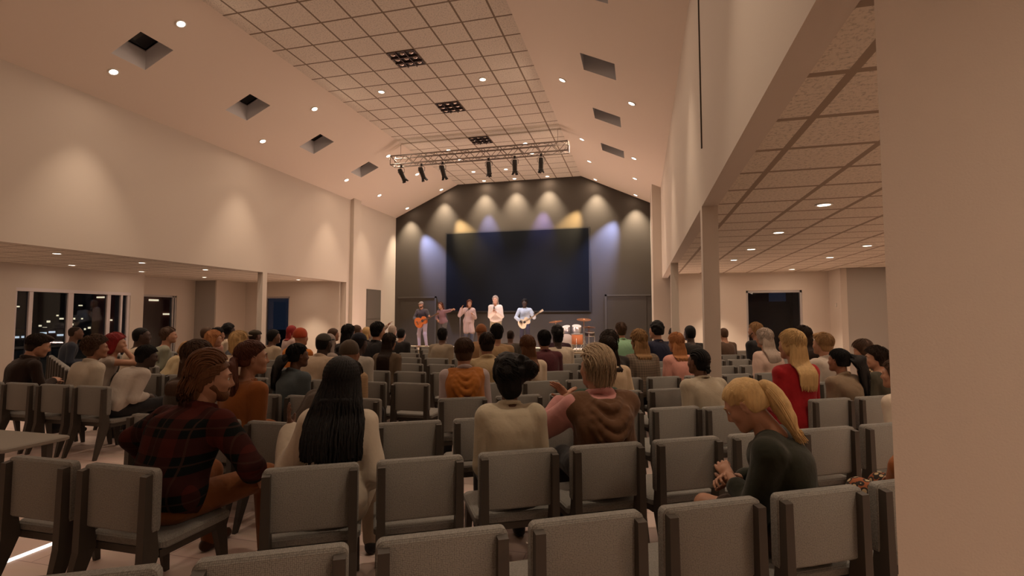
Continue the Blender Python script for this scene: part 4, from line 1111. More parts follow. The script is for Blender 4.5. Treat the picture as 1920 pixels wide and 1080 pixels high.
def cowl(nm, col, hood=False):
    """sweater laid over the shoulders with U-shaped folds hanging down the back"""
    def f(root, g):
        S = g['S']; m = cloth(nm, col); s = Sdf(); C, W, Dp, Lx, off = g['C'], g['W'], g['Dp'], g['Lx'], g['off']
        n = len(C)-1
        Wc = W+(off+.014)*S; Dc = Dp+(off+.016)*S
        s.sweep(C[:n], Lx[:n], Wc[:n]*.98, Dc[:n])
        if hood:
            for q in (-1, 1): s.cap(g['cS'], g['sh'][q], (.062+off)*S, (.056+off)*S, k=.04)
        else: 
            for q in (-1, 1): s.cap(g['cS'], g['cS']+g['lS']*q*.12*S, (.060+off)*S, (.052+off)*S, k=.04)
        yb = lambda t: g['at'](t)[0]
        for i, (half, drop, r) in enumerate(((.105,.04,.028),(.128,.10,.030),(.145,.17,.030),(.158,.25,.028)) if not hood else ((.12,.03,.032),(.150,.12,.034),(.165,.20,.030),(.17,.29,.026))):
            pts = []
            for u in np.linspace(-1, 1, 13):
                z = -drop*(1-abs(u)**2.0)+.055*abs(u)**2
                tt = min(.985, max(.2, .95+z/(.5))); c, l = g['at'](tt)
                wd = np.interp(tt, [p[0] for p in MALE], W); dd = np.interp(tt, [p[0] for p in MALE], Dp)
                x = u*half*S; y = -(dd+(off+.014)*S+r*.8)*math.sqrt(max(.05, 1-(abs(x)/(wd+.03))**2.3))
                pts.append(c+l*x+V3(0,y,0)+V3(0,0,.0))
            s.chain(pts, [r*S*(.5 if abs(u) > .9 else .78) for u in np.linspace(-1,1,13)], k=.012)
        nk = g['neck']+g['nd']*.05*S
        s.cap(nk-V3(0,.05,.05) if hood else nk-V3(0,0,.02), nk+V3(0,.01,.06), .082*S if hood else .060*S, .085*S if hood else .066*S, k=.008, op='-')
        # keep the back and shoulders, open at the front
        c0 = C[6]
        np_mesh('sweater', [s.mesh(g['h'], wavy(.005, 77, (18, 34)))], m, root)
    return f

# --- plaid shirt, chin-length swept-back hair, beard
def plaid_hair(toB, neck, C, Dp, S):
    L = []; R = random.Random(3)
    for i in range(240):
        u = R.uniform(-.97, .97); rr = math.sqrt(max(.02, 1-u*u)); k = R.uniform(1.0, 1.09)
        if abs(u) > .62: t0 = R.uniform(.30, .48)*PI
        else: t0 = R.uniform(.26, .36)*PI
        t1 = R.uniform(1.02, 1.18)*PI; P = []
        for s_ in np.linspace(0, 1, 13):
            t = t0+(t1-t0)*s_; lift = .026*math.sin(PI*min(1, s_*1.5))+.012
            P.append(((.083*u+.006*math.sin(9*s_+i))*k, -.018+(.108+lift)*rr*k*math.cos(t), .026+(.103+lift)*rr*k*math.sin(t)))
        x, y, z = P[-1]
        e = R.uniform(.06, .135)
        for q in (1, 2, 3): P.append((x*(1+.02*q), y-.010*q+.016*(q == 3), z-e*q/3))
        L.append((toB(P), S*np.linspace(.0052, .0022, 16)))
    for sd in (-1, 1):
        for i in range(70):
            z0 = R.uniform(.035, .085); P = []
            for s_ in np.linspace(0, 1, 11):
                y = .036-.130*s_; P.append((sd*(.064+.034*math.sin(PI*min(1,.25+.75*s_))*(1-.25*max(0, s_-.6))+R.uniform(-.001,.001)), y, z0+.012*math.sin(2.2*s_)-.10*s_**1.6))
            x, y, z = P[-1]; e = R.uniform(.04, .115)
            P += [(x-.002*sd, y-.010, z-e*.5), (x-.004*sd, y+.000, z-e)]
            L.append((toB(P), S*np.linspace(.0048, .002, 13)))
    s = Sdf(); s.ell((0,-.078,-.07), (.074,.050,.090)); s.ell((0,-.04,.05), (.086,.10,.095), k=.02); s.fn(lambda x, y, z: (y-.02-.9*np.maximum(0, z-.03)+0*x), k=.02); v, q = s.mesh(.007)
    return [tubes(L, 5), (toB(v), q)]
PL, pj = person((-2.80, 2.46), math.radians(-6), 'person with swept back chestnut hair, beard and dark red plaid shirt', S=1.16, bulk=1.24, sk='fair', hair='short', hc='chestnut', top=('plaid_shirt', PLAID), off=.032, h=.010, hh=.0055,
   lean=15, slouch=15, hy=-40, hp=4, collar=1.3, beard='chestnut', eyes=True, extra=plaid_hair, bottom=('rust_brown_trousers', (.17,.060,.018,1)), shoe=('brown_boot', (.05,.02,.01,1)), baggy=1.06,
   L=((-.44,.30,.60), (-1,-.25,-.1)), R=((.30,.40,.63), (.9,-.5,-.2)), legs={-1: (-.24,.50,.04), 1: (.22,.56,.02)}, wr=.006, hands=True)
# --- very long black braids, cream jacket, raised left hand
def braids(toB, neck, C, Dp, S):
    L = []; R = random.Random(5); n = 120
    inv = lambda z: float(np.interp(z, C[:,2], C[:,1]-Dp))
    for i in range(n):
        a = -PI*1.06+(.0+1.12*PI)*i/(n-1)-.03*PI*0+R.uniform(-.02,.02)       # around the back half, from one temple to the other
        a = PI*(.96+1.08*i/(n-1)); ca, sa = math.cos(a), math.sin(a); P = []
        for e in np.linspace(1.45, -.12, 9):
            P.append((.098*ca*math.cos(e), -.020+.122*sa*math.cos(e)*(1 if sa < 0 else .8), .026+.112*math.sin(e)))
        W_ = [V3(*p) for p in toB(P)]; x, y, z = W_[-1]; lay = R.uniform(.0, .035); ze = .80+R.uniform(-.03,.03)+.05*abs(ca)**2
        fan = 1.55+R.uniform(-.06,.06)
        for s_ in np.linspace(.06, 1, 17):
            zz = z+(ze-z)*s_; xx = neck[0]+(x-neck[0])*(1+(fan-1)*min(1, s_*1.6)); bk = inv(zz)-.075-lay*.8; q_ = min(1, s_*2.0); q_ = q_*q_*(3-2*q_)
            yy = y*(1-q_)+q_*min(y+.02 if sa < -.5 else bk+.05*(1+sa), bk+.035*(abs(ca)**3))
            W_.append(V3(xx+.003*math.sin(20*s_+i), yy, zz))
        m = len(W_); L.append((np.array(W_), .0072*S*(1+.18*np.sin(np.arange(m)*2.4+i))))
    s = Sdf(); pts = [toB((0,-.045,.03)), toB((0,-.055,-.06))]; z0 = pts[1][2]; w = [.070*S,.080*S]
    for k in range(1, 8):
        z = z0-(z0-.86)*k/7; pts.append(V3(neck[0], min(pts[1][1]-.004*k, inv(z)-.052), z)); w.append((.088+.045*k/7)*S)
    s.sweep(pts, [V3(1,0,0)]*len(pts), w, [.026*S]*len(pts), e=2.4)
    return [tubes(L, 6), s.mesh(.010)]
person((-1.79, 2.70), math.radians(22), 'person with waist length black braids and a cream jacket, one hand raised', S=1.12, bulk=.9, fem=True, sk='brown', hair='braids', hc='black', top=('ivory_jacket', (.47,.41,.33,1)), off=.034, h=.010, hh=.0065,
   lean=10, slouch=8, hy=8, extra=braids, bottom=('beige_trousers', (.40,.33,.25,1)), L=((-.345,.33,.90), (-.30,-.45,-1.3)), fdir={-1: (-.25,.15,1)}, R=((.14,.30,.66), (.25,-.6,-.6)), hands=True, curl=12, palm={-1: (.7,.3,.3), 1: (0,0,-1)}, wr=.007)
# --- black voluminous short hair, beige blazer
def flop(toB, neck, C, Dp, S):
    s = Sdf(); R = random.Random(9)
    s.ell((0,-.035,.048), (.106,.118,.112)); s.ell((0,-.078,-.05), (.076,.055,.075), k=.03); s.ell((.095,-.045,.060), (.085,.082,.068), k=.04); s.ell((-.01,.0,.125), (.08,.09,.045), k=.03); s.fn(lambda x, y, z: (y-.035-.9*np.maximum(0, z-.03)+0*x), k=.02)
    for i in range(26): s.ell((.03+R.uniform(-.09,.11), -.045+R.uniform(-.09,.06), .075+R.uniform(-.045,.085)), (R.uniform(.018,.034),R.uniform(.018,.03),R.uniform(.012,.02)), k=.018)
    v, q = s.mesh(.0075, wavy(.002, 4, (60,110))); L = []
    for i in range(420):
        c, r = ((V3(0,-.035,.048), V3(.106,.118,.112)), (V3(.095,-.045,.060), V3(.085,.082,.068)), (V3(-.01,.0,.125), V3(.08,.09,.045)))[i % 3]
        d = unit(V3(R.gauss(0,1), R.gauss(-.35,1), R.gauss(.15,.8)))
        if d[1] > .25: continue
        t = unit(V3(.9+R.uniform(-.4,.4), R.uniform(-.3,.3), -.5+R.uniform(-.5,.4))); t = unit(t-d*(t@d)); ln = R.uniform(.04,.085); P = []
        for s_ in np.linspace(0, 1, 6): P.append(c+unit(d+t*ln*s_/r.mean())*r*(1.0+.05*math.sin(PI*s_)))
        L.append((toB(P), S*np.linspace(.0040,.0014,6)))
    return [(toB(v), q), tubes(L, 4)]
person((-.83, 3.24), math.radians(24), 'person with thick tousled black hair and a beige blazer, beside the brown draped sweater', S=1.08, bulk=.95, fem=True, sk='brown', hair='short', hc='black', top=('beige_jacket', (.40,.35,.26,1)), off=.034, h=.010, hh=.0065,
   lean=6, slouch=8, hy=-4, hp=4, collar=1.35, extra=flop, wr=.005, baggy=1.04)
# --- grey-blond hair, pink shirt, brown sweater over the shoulders, clapping
def tousle(toB, neck, C, Dp, S):
    L = []; R = random.Random(12)
    for i in range(300):
        u = R.uniform(-.95, .95); rr = math.sqrt(max(.03, 1-u*u)); k = R.uniform(1.10, 1.26); t0 = R.uniform(.30, .80)*PI; t1 = min(1.20*PI, t0+R.uniform(.35,.6)*PI); P = []; w = R.uniform(-.5,.5)
        for s_ in np.linspace(0, 1, 10):
            t = t0+(t1-t0)*s_; uu = max(-.98, min(.98, u+w*s_)); r2 = math.sqrt(max(.05, 1-uu*uu))
            P.append((.088*uu*k, -.020+(.114)*r2*k*math.cos(t), .028+(.108)*r2*k*math.sin(t)))
        if R.random() < .6:
            x, y, z = P[-1]; e = R.uniform(.03,.09); P += [(x*1.02, y-.004, z-e*.5), (x*.98, y+.006, z-e)]
        L.append((toB(P), S*np.linspace(.0060, .0020, len(P))))
    s = Sdf(); s.ell((0,-.040,.040), (.098,.110,.108)); s.ell((0,-.080,-.055), (.072,.055,.080), k=.03); s.fn(lambda x, y, z: (y-.02-.9*np.maximum(0, z-.03)+0*x), k=.02)
    v, q = s.mesh(.007)
    return [tubes(L, 5), (toB(v), q)]
person((-.24, 3.60), math.radians(27), 'person with grey blond hair, pink shirt and brown sweater over the shoulders, clapping', S=1.16, sk='fair', hair='short', hc='ash', top=('pink_shirt', (.46,.22,.21,1)), off=.034, h=.010, hh=.0065,
   lean=9, slouch=10, hy=14, collar=1.5, extra=tousle, drape=cowl('brown_sweater', (.105,.052,.026,1), True), hands=True, curl=14, L=((-.20,.40,1.00), (-.8,-.4,-.7)), R=((-.13,.43,1.02), (.6,-.3,-1)), palm={-1: (1,.2,0), 1: (-1,-.2,0)}, wr=.007, baggy=1.05)
# --- blonde ponytail, dark green blouse, bent forward over her hands
def ponyhair(toB, neck, C, Dp, S):
    L = []; R = random.Random(21); tie = V3(0,-.106,.034)
    for i in range(230):
        a = 2*PI*i/230; d = V3(math.cos(a), .35+.0*a, math.sin(a))
        st = V3(.079*math.cos(a), .058+.02*math.sin(a) if math.sin(a) > 0 else .0-.055*abs(math.sin(a)), .030+.070*math.sin(a) if math.sin(a) > 0 else .02+.075*math.sin(a)); P = []
        for s_ in np.linspace(0, 1, 10):
            p = st*(1-s_)+tie*s_; q = V3(p[0]/.078, (p[1]+.014)/.100, (p[2]-.028)/.090); n_ = np.linalg.norm(q)
            e = 1.06 if s_ < .85 else 1.06+(np.linalg.norm(V3(tie[0]/.078,(tie[1]+.014)/.100,(tie[2]-.028)/.090))-1.06)*(s_-.85)/.15
            q = q/n_*max(n_ if s_ > .85 else 0, e); P.append((q[0]*.078, q[1]*.100-.014, q[2]*.090+.028))
        L.append((toB(P), S*.0040))
    T = toB(tie); Rx = np.stack([toB((1,0,0))-toB((0,0,0)), toB((0,1,0))-toB((0,0,0)), toB((0,0,1))-toB((0,0,0))], 1)
    B0 = toB(tie+V3(0,-.03,.004)); PT = [T, B0]+[B0+V3(.008*math.sin(5*s_), -.055*s_-.085*s_**1.2, .014*math.sin(s_*3)-.225*s_**1.3) for s_ in (.2,.4,.6,.8,1.)]
    RT = [.016,.026,.038,.046,.047,.040,.026]; PA = np.array(PT); tt = np.arange(7); ux = unit(Rx@V3(1,0,0))
    for i in range(420):
        a = R.uniform(0, 2*PI); rr = R.uniform(.7, 1.06); P = []; sw = R.uniform(-.5,.5)
        for t in np.linspace(0, 6, 16):
            c = V3(*[np.interp(t, tt, PA[:,q]) for q in range(3)]); k = min(5, int(t)); Tn = unit(PA[k+1]-PA[k]); u = unit(ux-Tn*(ux@Tn)); vv = np.cross(Tn, u); w_ = np.interp(t, tt, RT); aa = a+sw*t/6
            P.append(c+u*w_*rr*1.15*math.cos(aa)+vv*w_*rr*.8*math.sin(aa))
        P.append(P[-1]+unit(PA[-1]-PA[-2])*R.uniform(.0,.07)+V3(R.uniform(-.01,.01), R.uniform(-.02,.006), 0)); L.append((np.array(P), S*np.concatenate([np.linspace(.0036,.0030,16),[.0012]])))
    s = Sdf(); s.chain(PT, [r*.92 for r in RT], k=.03); v, q = s.mesh(.007)
    ring = [(tie[0]+.017*math.cos(t), tie[1]-.012, tie[2]+.017*math.sin(t)) for t in np.linspace(0, 2*PI, 13)]
    return [tubes(L, 5), (v, q), tubes([(toB(ring), .005)], 5)]
person((.78, 2.94), math.radians(70), 'person with a blonde ponytail and dark green blouse bowed over clasped hands', S=1.07, bulk=1.14, fem=True, sk='fair', hair='tail', hc='blonde', top=('dark_olive_green_blouse', (.016,.017,.010,1)), off=.036, h=.010, hh=.0055, sleeve=.82,
   lean=9, slouch=14, hp=34, hy=2, extra=ponyhair, bottom=('dark_brown_skirt', (.05,.032,.022,1)), skirt=True, hands=True, curl=55, eyes=True, L=((.0,.34,.77), (-.7,-.5,-.6)), R=((.06,.33,.74), (.9,-.4,-.5)), palm={-1: (1,0,-.3), 1: (-1,0,-.3)}, legs={-1: (-.10,.47,.10), 1: (.12,.50,.06)}, baggy=1.10, wr=.005)

# ================================================================== the band on the stage
BY = PI
def perf(pos, yaw, label, **k):
    return person(pos, yaw, label, stand=True, base=.5, group='band on the stage', h=.018, hh=.0085, eyes=True, **k)
perf((-7.93, 17.45), PI-.12, 'bearded guitarist in a dark grey jacket and pale lilac jeans on the stage', S=1.02, sk='fair', hair='cap', hc='dark', capm=cloth('grey_tan_cap', (.20,.16,.13,1)), beard='dark', top=('charcoal_jacket', (.055,.045,.045,1)), off=.028, collar=1, bottom=('lilac_jeans', (.52,.46,.62,1)), shoe=('tan_shoe', (.4,.25,.15,1)),
     R=((.12,.30,1.03), (.9,-.5,-.3)), L=((-.44,.28,1.17), (-.5,-.2,-1)), curl=50, legs={-1: (-.17,.02,0), 1: (.15,.0,0)})
perf((-7.18, 17.6), PI-.35, 'singer with auburn hair stretching one arm out to the side', S=1.0, fem=True, sk='fair', hair='lob', hc='auburn', top=('plum_shirt', (.19,.105,.12,1)), sleeve=.75, off=.022, hy=10, hr=12, bottom=('grey_trousers', (.10,.09,.085,1)), L=((-.66,.20,1.42), (0,-1,-.3)), R=((.08,.20,1.02), (.9,-.4,-.5)), curl=50)
perf((-6.12, 17.45), PI+.5, 'singer with long brown hair in a long pink beige coat, one hand raised', S=1.045, fem=True, sk='fair', hair='long', length=.22, hc='auburn', top=('pink_beige_jacket', (.42,.31,.29,1)), skirt='coat', off=.030, bottom=('blue_jeans', (.10,.11,.17,1)), R=((.30,.25,1.44), (.3,-.3,-1)), L=((-.10,.24,1.24), (-.4,-.4,-.8)))
perf((-4.83, 16.6), PI+.1, 'singer with long platinum blonde hair and a white sweater holding a microphone', S=1.10, fem=True, sk='pale', hair='long', length=.20, hc='silver', top=('white_sweater', (.66,.58,.52,1)), off=.034, bottom=('khaki_trousers', (.30,.25,.16,1)), R=((.06,.24,1.34), (.45,-.5,-.8)), L=((-.07,.25,1.30), (-.45,-.5,-.8)), curl=60, hp=-6)
perf((-3.85, 16.8), PI+.1, 'guitarist in a pale blue shirt with black hair and a cream guitar', S=1.03, sk='dark', hair='curly', hc='black', top=('pale_blue_shirt', (.46,.52,.60,1)), off=.028, collar=1, bottom=('dark_jeans', (.05,.05,.075,1)), R=((.14,.32,1.02), (.9,-.5,-.3)), L=((-.36,.33,1.22), (-.5,-.2,-1)), curl=50, hp=-6)

def guitar(name, label, loc, rz, mb, mn, roll, electric=False):
    o = empty(name, label, 'guitar', loc, rz, None); o.rotation_euler = (0, roll, rz)
    # built along +x = neck, thickness along y, front face towards +y
    us = np.linspace(-.25, .23, 31)
    def hw(u):
        a = .200*max(0, 1-((u+.105)/.148)**2)**.5 if abs(u+.105) < .148 else 0
        b = .148*max(0, 1-((u-.135)/.097)**2)**.5 if abs(u-.135) < .097 else 0
        w = .125 if -.10 < u < .16 else 0
        return max(a, b, w*.9)
    sc = .86 if electric else 1; th = .022 if electric else .05
    top = [(u*sc, hw(u)*sc) for u in us]; out = [(u, w) for u, w in top]+[(u, -w) for u, w in top[::-1]]
    if electric: out = [(u+.05*max(0, w)*(u > .08)*2.2, w) for u, w in out]
    MB().prism([(u, -th, w) for u, w in out], (0, 2*th, 0)).build('guitar_body', mb, o, smooth=40)
    f = MB().hexa([(.10,th*.6,-.024),(.10,th*1.35,-.024),(.10,th*1.35,.024),(.10,th*.6,.024)], [(.62,th*.6,-.020),(.62,th*1.35,-.020),(.62,th*1.35,.020),(.62,th*.6,.020)]); NK = f.build('guitar_neck', mn, o)
    MB().hexa([(.62,th*.5,-.022),(.62,th*1.1,-.022),(.62,th*1.1,.022),(.62,th*.5,.022)], [(.77,th*.1,-.035),(.77,th*.7,-.035),(.77,th*.7,.035),(.77,th*.1,.035)]).build('headstock', mb if electric else mn, NK)
    if not electric: MB().lathe([(.0005,0),(.052,0),(.052,.003),(.0005,.003)], (.075,th+.0005,0), 20, axis=(0,1,0)).build('sound_hole', M_black, o)
    else: MB().box(-.02,.06,th,th+.006,-.035,.035).build('pickup', M_black, o)
    MB().box(-.145,-.125,th,th+.012,-.07,.07).build('bridge', mn, o)
    st = MB()
    for k in range(6): st.tube([(-.135,th+.012,-.025+.01*k),(.64,th*1.4+.004,-.016+.0065*k)], .0012, 4)
    st.build('strings', M_truss, o)
    for k in range(6): MB().box(.65+.04*(k//2)-.006,.65+.04*(k//2)+.006,th*.3,th*.6,(.03 if k % 2 else -.05),(.05 if k % 2 else -.03)).build('tuning_peg', M_truss, NK)
    return o
M_ac = mat('acoustic_guitar_wood', (.40,.105,.022,1), .3, noise=(20,.2,(1,1,8))); M_nk = mat('guitar_neck_wood', (.10,.045,.02,1), .4); M_cr = mat('cream_guitar', (.70,.60,.44,1), .3)
# neck points to the player's left = +x for players facing the camera; front face towards the camera
guitar('acoustic_guitar', 'orange brown acoustic guitar held by the bearded guitarist', (-7.86, 17.14, 1.47), PI, M_ac, M_nk, 0).rotation_euler = (0, math.radians(204), PI)
guitar('electric_guitar', 'cream guitar held by the guitarist in the pale blue shirt', (-3.80, 16.46, 1.46), PI, M_cr, mat('pale_neck', (.5,.4,.27,1), .4), 0, True).rotation_euler = (0, math.radians(213), PI)
def mic(label, a, d):
    o = empty('microphone', label, 'microphone', a, 0, 'hand microphones'); d = Vector(d).normalized()
    MB().lathe([(.009,0),(.012,.02),(.016,.15),(.018,.16)], (0,0,0), 12, axis=d).build('handle', M_black, o, smooth=40)
    MB().lathe([(.018,.16),(.026,.175),(.027,.19),(.018,.212),(.004,.217)], (0,0,0), 12, axis=d).build('mic_head', M_truss, o, smooth=True)
mic('microphone in the outstretched hand of the auburn haired singer', (-6.50, 17.62, 1.93), (1,-.1,.05))
mic('microphone held by the platinum blonde singer', (-4.84, 16.33, 1.80), (.05,.15,1))
def mic_stand(label, x, y, h):
    o = empty('microphone_stand', label, 'microphone stand', (x, y, .5), 0, 'microphone stands')
    MB().lathe([(.13,0),(.13,.012),(.03,.028),(.012,.04)], n=20).build('base', M_black, o, smooth=40)
    MB().tube([(0,0,.03),(0,0,h)], .009, 8).build('pole', M_truss, o, smooth=True)
    MB().tube([(0,0,h),(.02,.10,h+.08)], .009, 8).build('clip', M_black, o, smooth=True)
    MB().lathe([(.010,0),(.017,.13),(.026,.145),(.026,.165),(.005,.185)], (.02,.08,h+.06), 12, axis=(.1,1,.35)).build('mic_head', M_black, o, smooth=True)
mic_stand('microphone stand in front of the singer in the pink beige coat', -6.08, 17.05, 1.33)
mic_stand('slim microphone stand with a pale pole between the two singers', -6.62, 17.9, 1.2)
# drum kit
M_chrome = mat('drum_chrome', (.75,.73,.72,1), .15, metal=.9); M_shell = mat('drum_shell', (.52,.50,.52,1), .25, metal=.5); M_skin = mat('drum_skin', (.66,.62,.60,1), .5); M_brass = mat('cymbal_brass', (.62,.26,.12,1), .28, metal=.8); M_org = mat('orange_shell', (.55,.20,.09,1), .35)
def drum(name, label, c, r, h, axis, shell, legs=0):
    o = empty(name, label, 'drum', c, 0, 'drum kit')
    a = Vector(axis).normalized()
    SHL = MB().lathe([(r*.99,0),(r,.005),(r,h-.005),(r*.99,h)], n=28, axis=a).build('shell', shell, o, smooth=40)
    for z in (0, h-.02): MB().lathe([(r*1.0,z),(r*1.04,z),(r*1.04,z+.02),(r*1.0,z+.02)], n=28, axis=a).build('hoop', M_chrome, SHL, smooth=40)
    MB().lathe([(.001,h),(r*.97,h),(r*.97,h+.004),(.001,h+.004)], n=28, axis=a).build('drum_head', M_skin, o)
    for k in range(legs):
        t = 2*PI*k/legs+.5; z0 = .5-c[2]
        MB().tube([(r*1.05*math.cos(t), r*1.05*math.sin(t), h*.6),(r*1.08*math.cos(t), r*1.08*math.sin(t), z0+.05),(r*1.18*math.cos(t), r*1.18*math.sin(t), z0)], .011, 8).build('leg', M_chrome, o, smooth=True)
    return o
DX = -2.42
drum('bass_drum', 'large grey bass drum facing the audience', (DX, 17.15, .80), .29, .40, (0,-1,0), mat('bass_shell', (.22,.21,.25,1), .35), 0)
drum('tom_drum', 'silver rack tom on the left above the bass drum', (DX-.02, 17.0, 1.13), .14, .20, (-.1,-.35,1), M_shell)
drum('tom_drum', 'silver rack tom on the right above the bass drum', (DX+.30, 17.0, 1.13), .16, .22, (.1,-.35,1), M_shell)
drum('floor_tom', 'orange floor tom on legs at the right of the bass drum', (DX+.36, 16.75, .72), .19, .36, (0,0,1), M_org, 3)
drum('snare_drum', 'dark snare drum at the right of the orange floor tom', (DX+.72, 17.2, 1.0), .17, .14, (.05,-.1,1), mat('snare_dark', (.05,.04,.045,1), .35), 3)
def cymbal(label, x, y, h, r, tilt, two=False):
    o = empty('cymbal_stand', label, 'cymbal', (x, y, .5), 0, 'drum kit')
    MB().tube([(0,0,.12),(0,0,h)], .012, 8).build('pole', M_chrome, o, smooth=True)
    for k in range(3):
        t = 2*PI*k/3+.3; MB().tube([(0,0,.32),(.24*math.cos(t),.24*math.sin(t),0)], .010, 6).build('leg', M_chrome, o, smooth=True)
    for dz in ((0, .03) if two else (0,)): MB().lathe([(.002,.022),(.03,.020),(.05,.004),(r*.6,0),(r,-.010),(r,-.013),(r*.6,-.004),(.05,0),(.002,.016)], (0,0,h+dz), 28, axis=tilt).build('cymbal', M_brass, o, smooth=60)
cymbal('brass cymbal on a stand at the left of the drum kit', -2.88, 17.35, .99, .24, (-.1,-.15,1))
cymbal('high brass cymbal on a stand above the right of the drum kit', -1.92, 17.5, 1.06, .25, (.05,-.2,1))
cymbal('pair of hi-hat cymbals on a stand at the far right of the drum kit', -1.72, 17.2, .78, .22, (0,0,1), True)
person((-8.03,4.80),math.radians(-8),'person in a dark brown turtleneck seen in profile at far left',S=1.174,hair='quiff',hc='dark',sk='fair',top=('brown_turtleneck',(.022,.012,.008,1)),collar=1.6,eyes=True,h=.014,lean=14,hp=18,hy=-22,L=((-.02,.40,.74),),R=((.06,.42,.76),))
person((-11.85,7.99),math.radians(-30),'bald person in a navy top near the sliding door',S=1.194,hair='bald',hc='dark',sk='brown',top=('navy_top',(.030,.034,.048,1)),h=.02)
person((-6.89,4.80),math.radians(-4),'person with short brown hair in a cream jacket, left of the room',S=1.127,fem=True,hair='tousled',hc='brown',sk='tan',top=('cream_jacket',(.42,.37,.30,1)),off=.034,h=.014,collar=1.3,hy=-25,lean=12,wr=.007)
person((-6.26,4.80),math.radians(-12),'person with black hair leaning forward in a pale beige shirt, left of the room',S=1.065,hair='short',hc='black',sk='dark',top=('pale_beige_shirt',(.43,.385,.34,1)),off=.026,h=.014,lean=22,slouch=16,hp=10,hy=-22,collar=1,wr=.006)
person((-7.70,5.64),math.radians(-30),'person with a dark red bob in a sleeveless grey top, left of the room',S=1.133,fem=True,hair='bob',hc='red',sk='fair',top=('grey_sleeveless',(.30,.25,.21,1)),sleeve=0,h=.018,hy=-22,lean=12,R=((.08,.30,1.16),(.6,.2,-1)))
person((-8.35,6.60),math.radians(-30),'person with cropped black hair and cream shirt before the wall by the door',S=1.222,hair='buzz',hc='black',sk='dark',top=('cream_shirt',(.48,.38,.28,1)),h=.02,hy=-12)
person((-8.79,7.47),math.radians(-32),'person with brown hair in a grey green shirt before the bay window',S=1.193,hair='short',hc='brown',sk='fair',top=('grey_green_shirt',(.20,.20,.15,1)),h=.018,hy=-14,lean=10)
person((-8.24,7.17),math.radians(-30),'person in a yellowish beige top beside the grey green shirt',fem=True,hair='bob',hc='sandy',sk='fair',top=('straw_top',(.40,.31,.18,1)),h=.024,S=.98,hp=30,lean=26)
person((-3.96,3.60),math.radians(-8),'person with long brown hair and dark cardigan behind the plaid shirt',S=1.158,fem=True,hair='long',length=.24,hc='brown',sk='fair',top=('dark_brown_cardigan',(.040,.030,.022,1)),off=.03,h=.014,hy=-12)
person((-7.41,7.21),math.radians(-14),'person with pinkish blonde hair and a peach top, left half of the room',S=1.118,fem=True,hair='bob',hc='strawberry',sk='fair',top=('peach_top',(.42,.21,.13,1)),h=.018,hy=-30)
person((-8.78,8.68),math.radians(-12),'person with black bob hair behind the pinkish blonde one',S=1.131,fem=True,hair='bob',hc='black',sk='tan',top=('dusty_pink_top',(.32,.17,.13,1)),h=.02,hy=-25)
person((-9.56,9.14),math.radians(-28),'person with brown cropped hair before the grey pier',S=1.143,hair='short',hc='brown',sk='fair',top=('dark_shirt',(.05,.045,.04,1)),h=.024)
person((-9.42,9.60),math.radians(-28),'person with black hair in a white shirt before the pale corner, left',S=1.221,hair='curly',hc='black',sk='dark',top=('white_shirt_far',(.55,.44,.33,1)),h=.024)
person((-5.74,6.01),math.radians(-6),'person with a blonde bob and white shirt, left half of the room',S=1.155,fem=True,hair='bob',hc='blonde',sk='fair',top=('white_shirt',(.58,.48,.38,1)),h=.017,collar=1)
person((-6.79,7.20),math.radians(-6),'person in a wide khaki hat behind the blonde bob',S=1.144,hair='hat',hc='brown',sk='fair',capm=cloth('khaki_hat',(.16,.12,.07,1)),top=('blue_grey_top',(.07,.075,.09,1)),h=.024)
person((-3.36,3.60),math.radians(-10),'person with a long auburn ponytail and rust orange jacket',S=1.165,fem=True,hair='tail',hc='auburn',sk='fair',tailp=[(0,-.100,.0),(.02,-.135,-.02),(.05,-.035,-.09),(.075,-.045,-.18),(.08,-.05,-.27),(.07,-.03,-.36)],tailw=.062,top=('rust_jacket',(.25,.085,.022,1)),off=.028,h=.011,hy=-30,lean=6,eyes=True,wr=.005,collar=1)
person((-7.58,8.40),math.radians(-6),'person in an olive flat cap before the left column',S=1.131,hair='flatcap',hc='dark',sk='brown',capm=cloth('olive_cap',(.045,.036,.024,1)),top=('brown_shirt_far',(.10,.07,.05,1)),h=.024)
person((-7.15,8.41),math.radians(-10),'person with black hair in a beige shirt beside the left column',S=1.122,hair='short',hc='black',sk='brown',top=('sand_shirt',(.40,.32,.23,1)),h=.022,hy=-25)
person((-8.62,10.80),math.radians(-20),'person with dark red hair before the window behind the left aisle',S=1.161,fem=True,hair='lob',hc='red',sk='fair',top=('pink_grey_top',(.35,.25,.22,1)),h=.03)
person((-5.60,7.20),math.radians(-4),'person in an orange knitted beanie and orange top',S=1.193,hair='beanie',hc='brown',sk='fair',capm=cloth('orange_beanie',(.34,.055,.020,1)),top=('orange_top',(.50,.17,.035,1)),h=.018,off=.026)
person((-3.81,4.80),math.radians(-8),'person with a big black low ponytail and blue denim jacket',S=1.061,fem=True,hair='tail',hc='black',sk='brown',tailp=[(0,-.10,-.0),(-.02,-.14,-.02),(-.07,-.03,-.10),(-.10,-.03,-.20),(-.12,-.02,-.30)],tailw=.105,top=('denim_jacket',(.075,.095,.105,1)),off=.028,h=.013,hy=-22,collar=1,wr=.005)
person((-4.37,6.01),math.radians(-2),'broad person in a dark grey cap and beige polo shirt',S=1.183,hair='cap',hc='black',sk='dark',capm=cloth('grey_cap',(.055,.052,.042,1)),top=('beige_polo',(.41,.32,.235,1)),sleeve=.5,off=.03,h=.015,collar=1,lean=12,slouch=14,baggy=1.06)
person((-5.05,7.21),math.radians(-8),'person in a pale grey headscarf beside the dark grey cap',S=1.095,fem=True,hair='hood',sk='brown',capm=cloth('grey_scarf',(.26,.21,.19,1)),top=('grey_scarf_top',(.30,.25,.22,1)),h=.024)
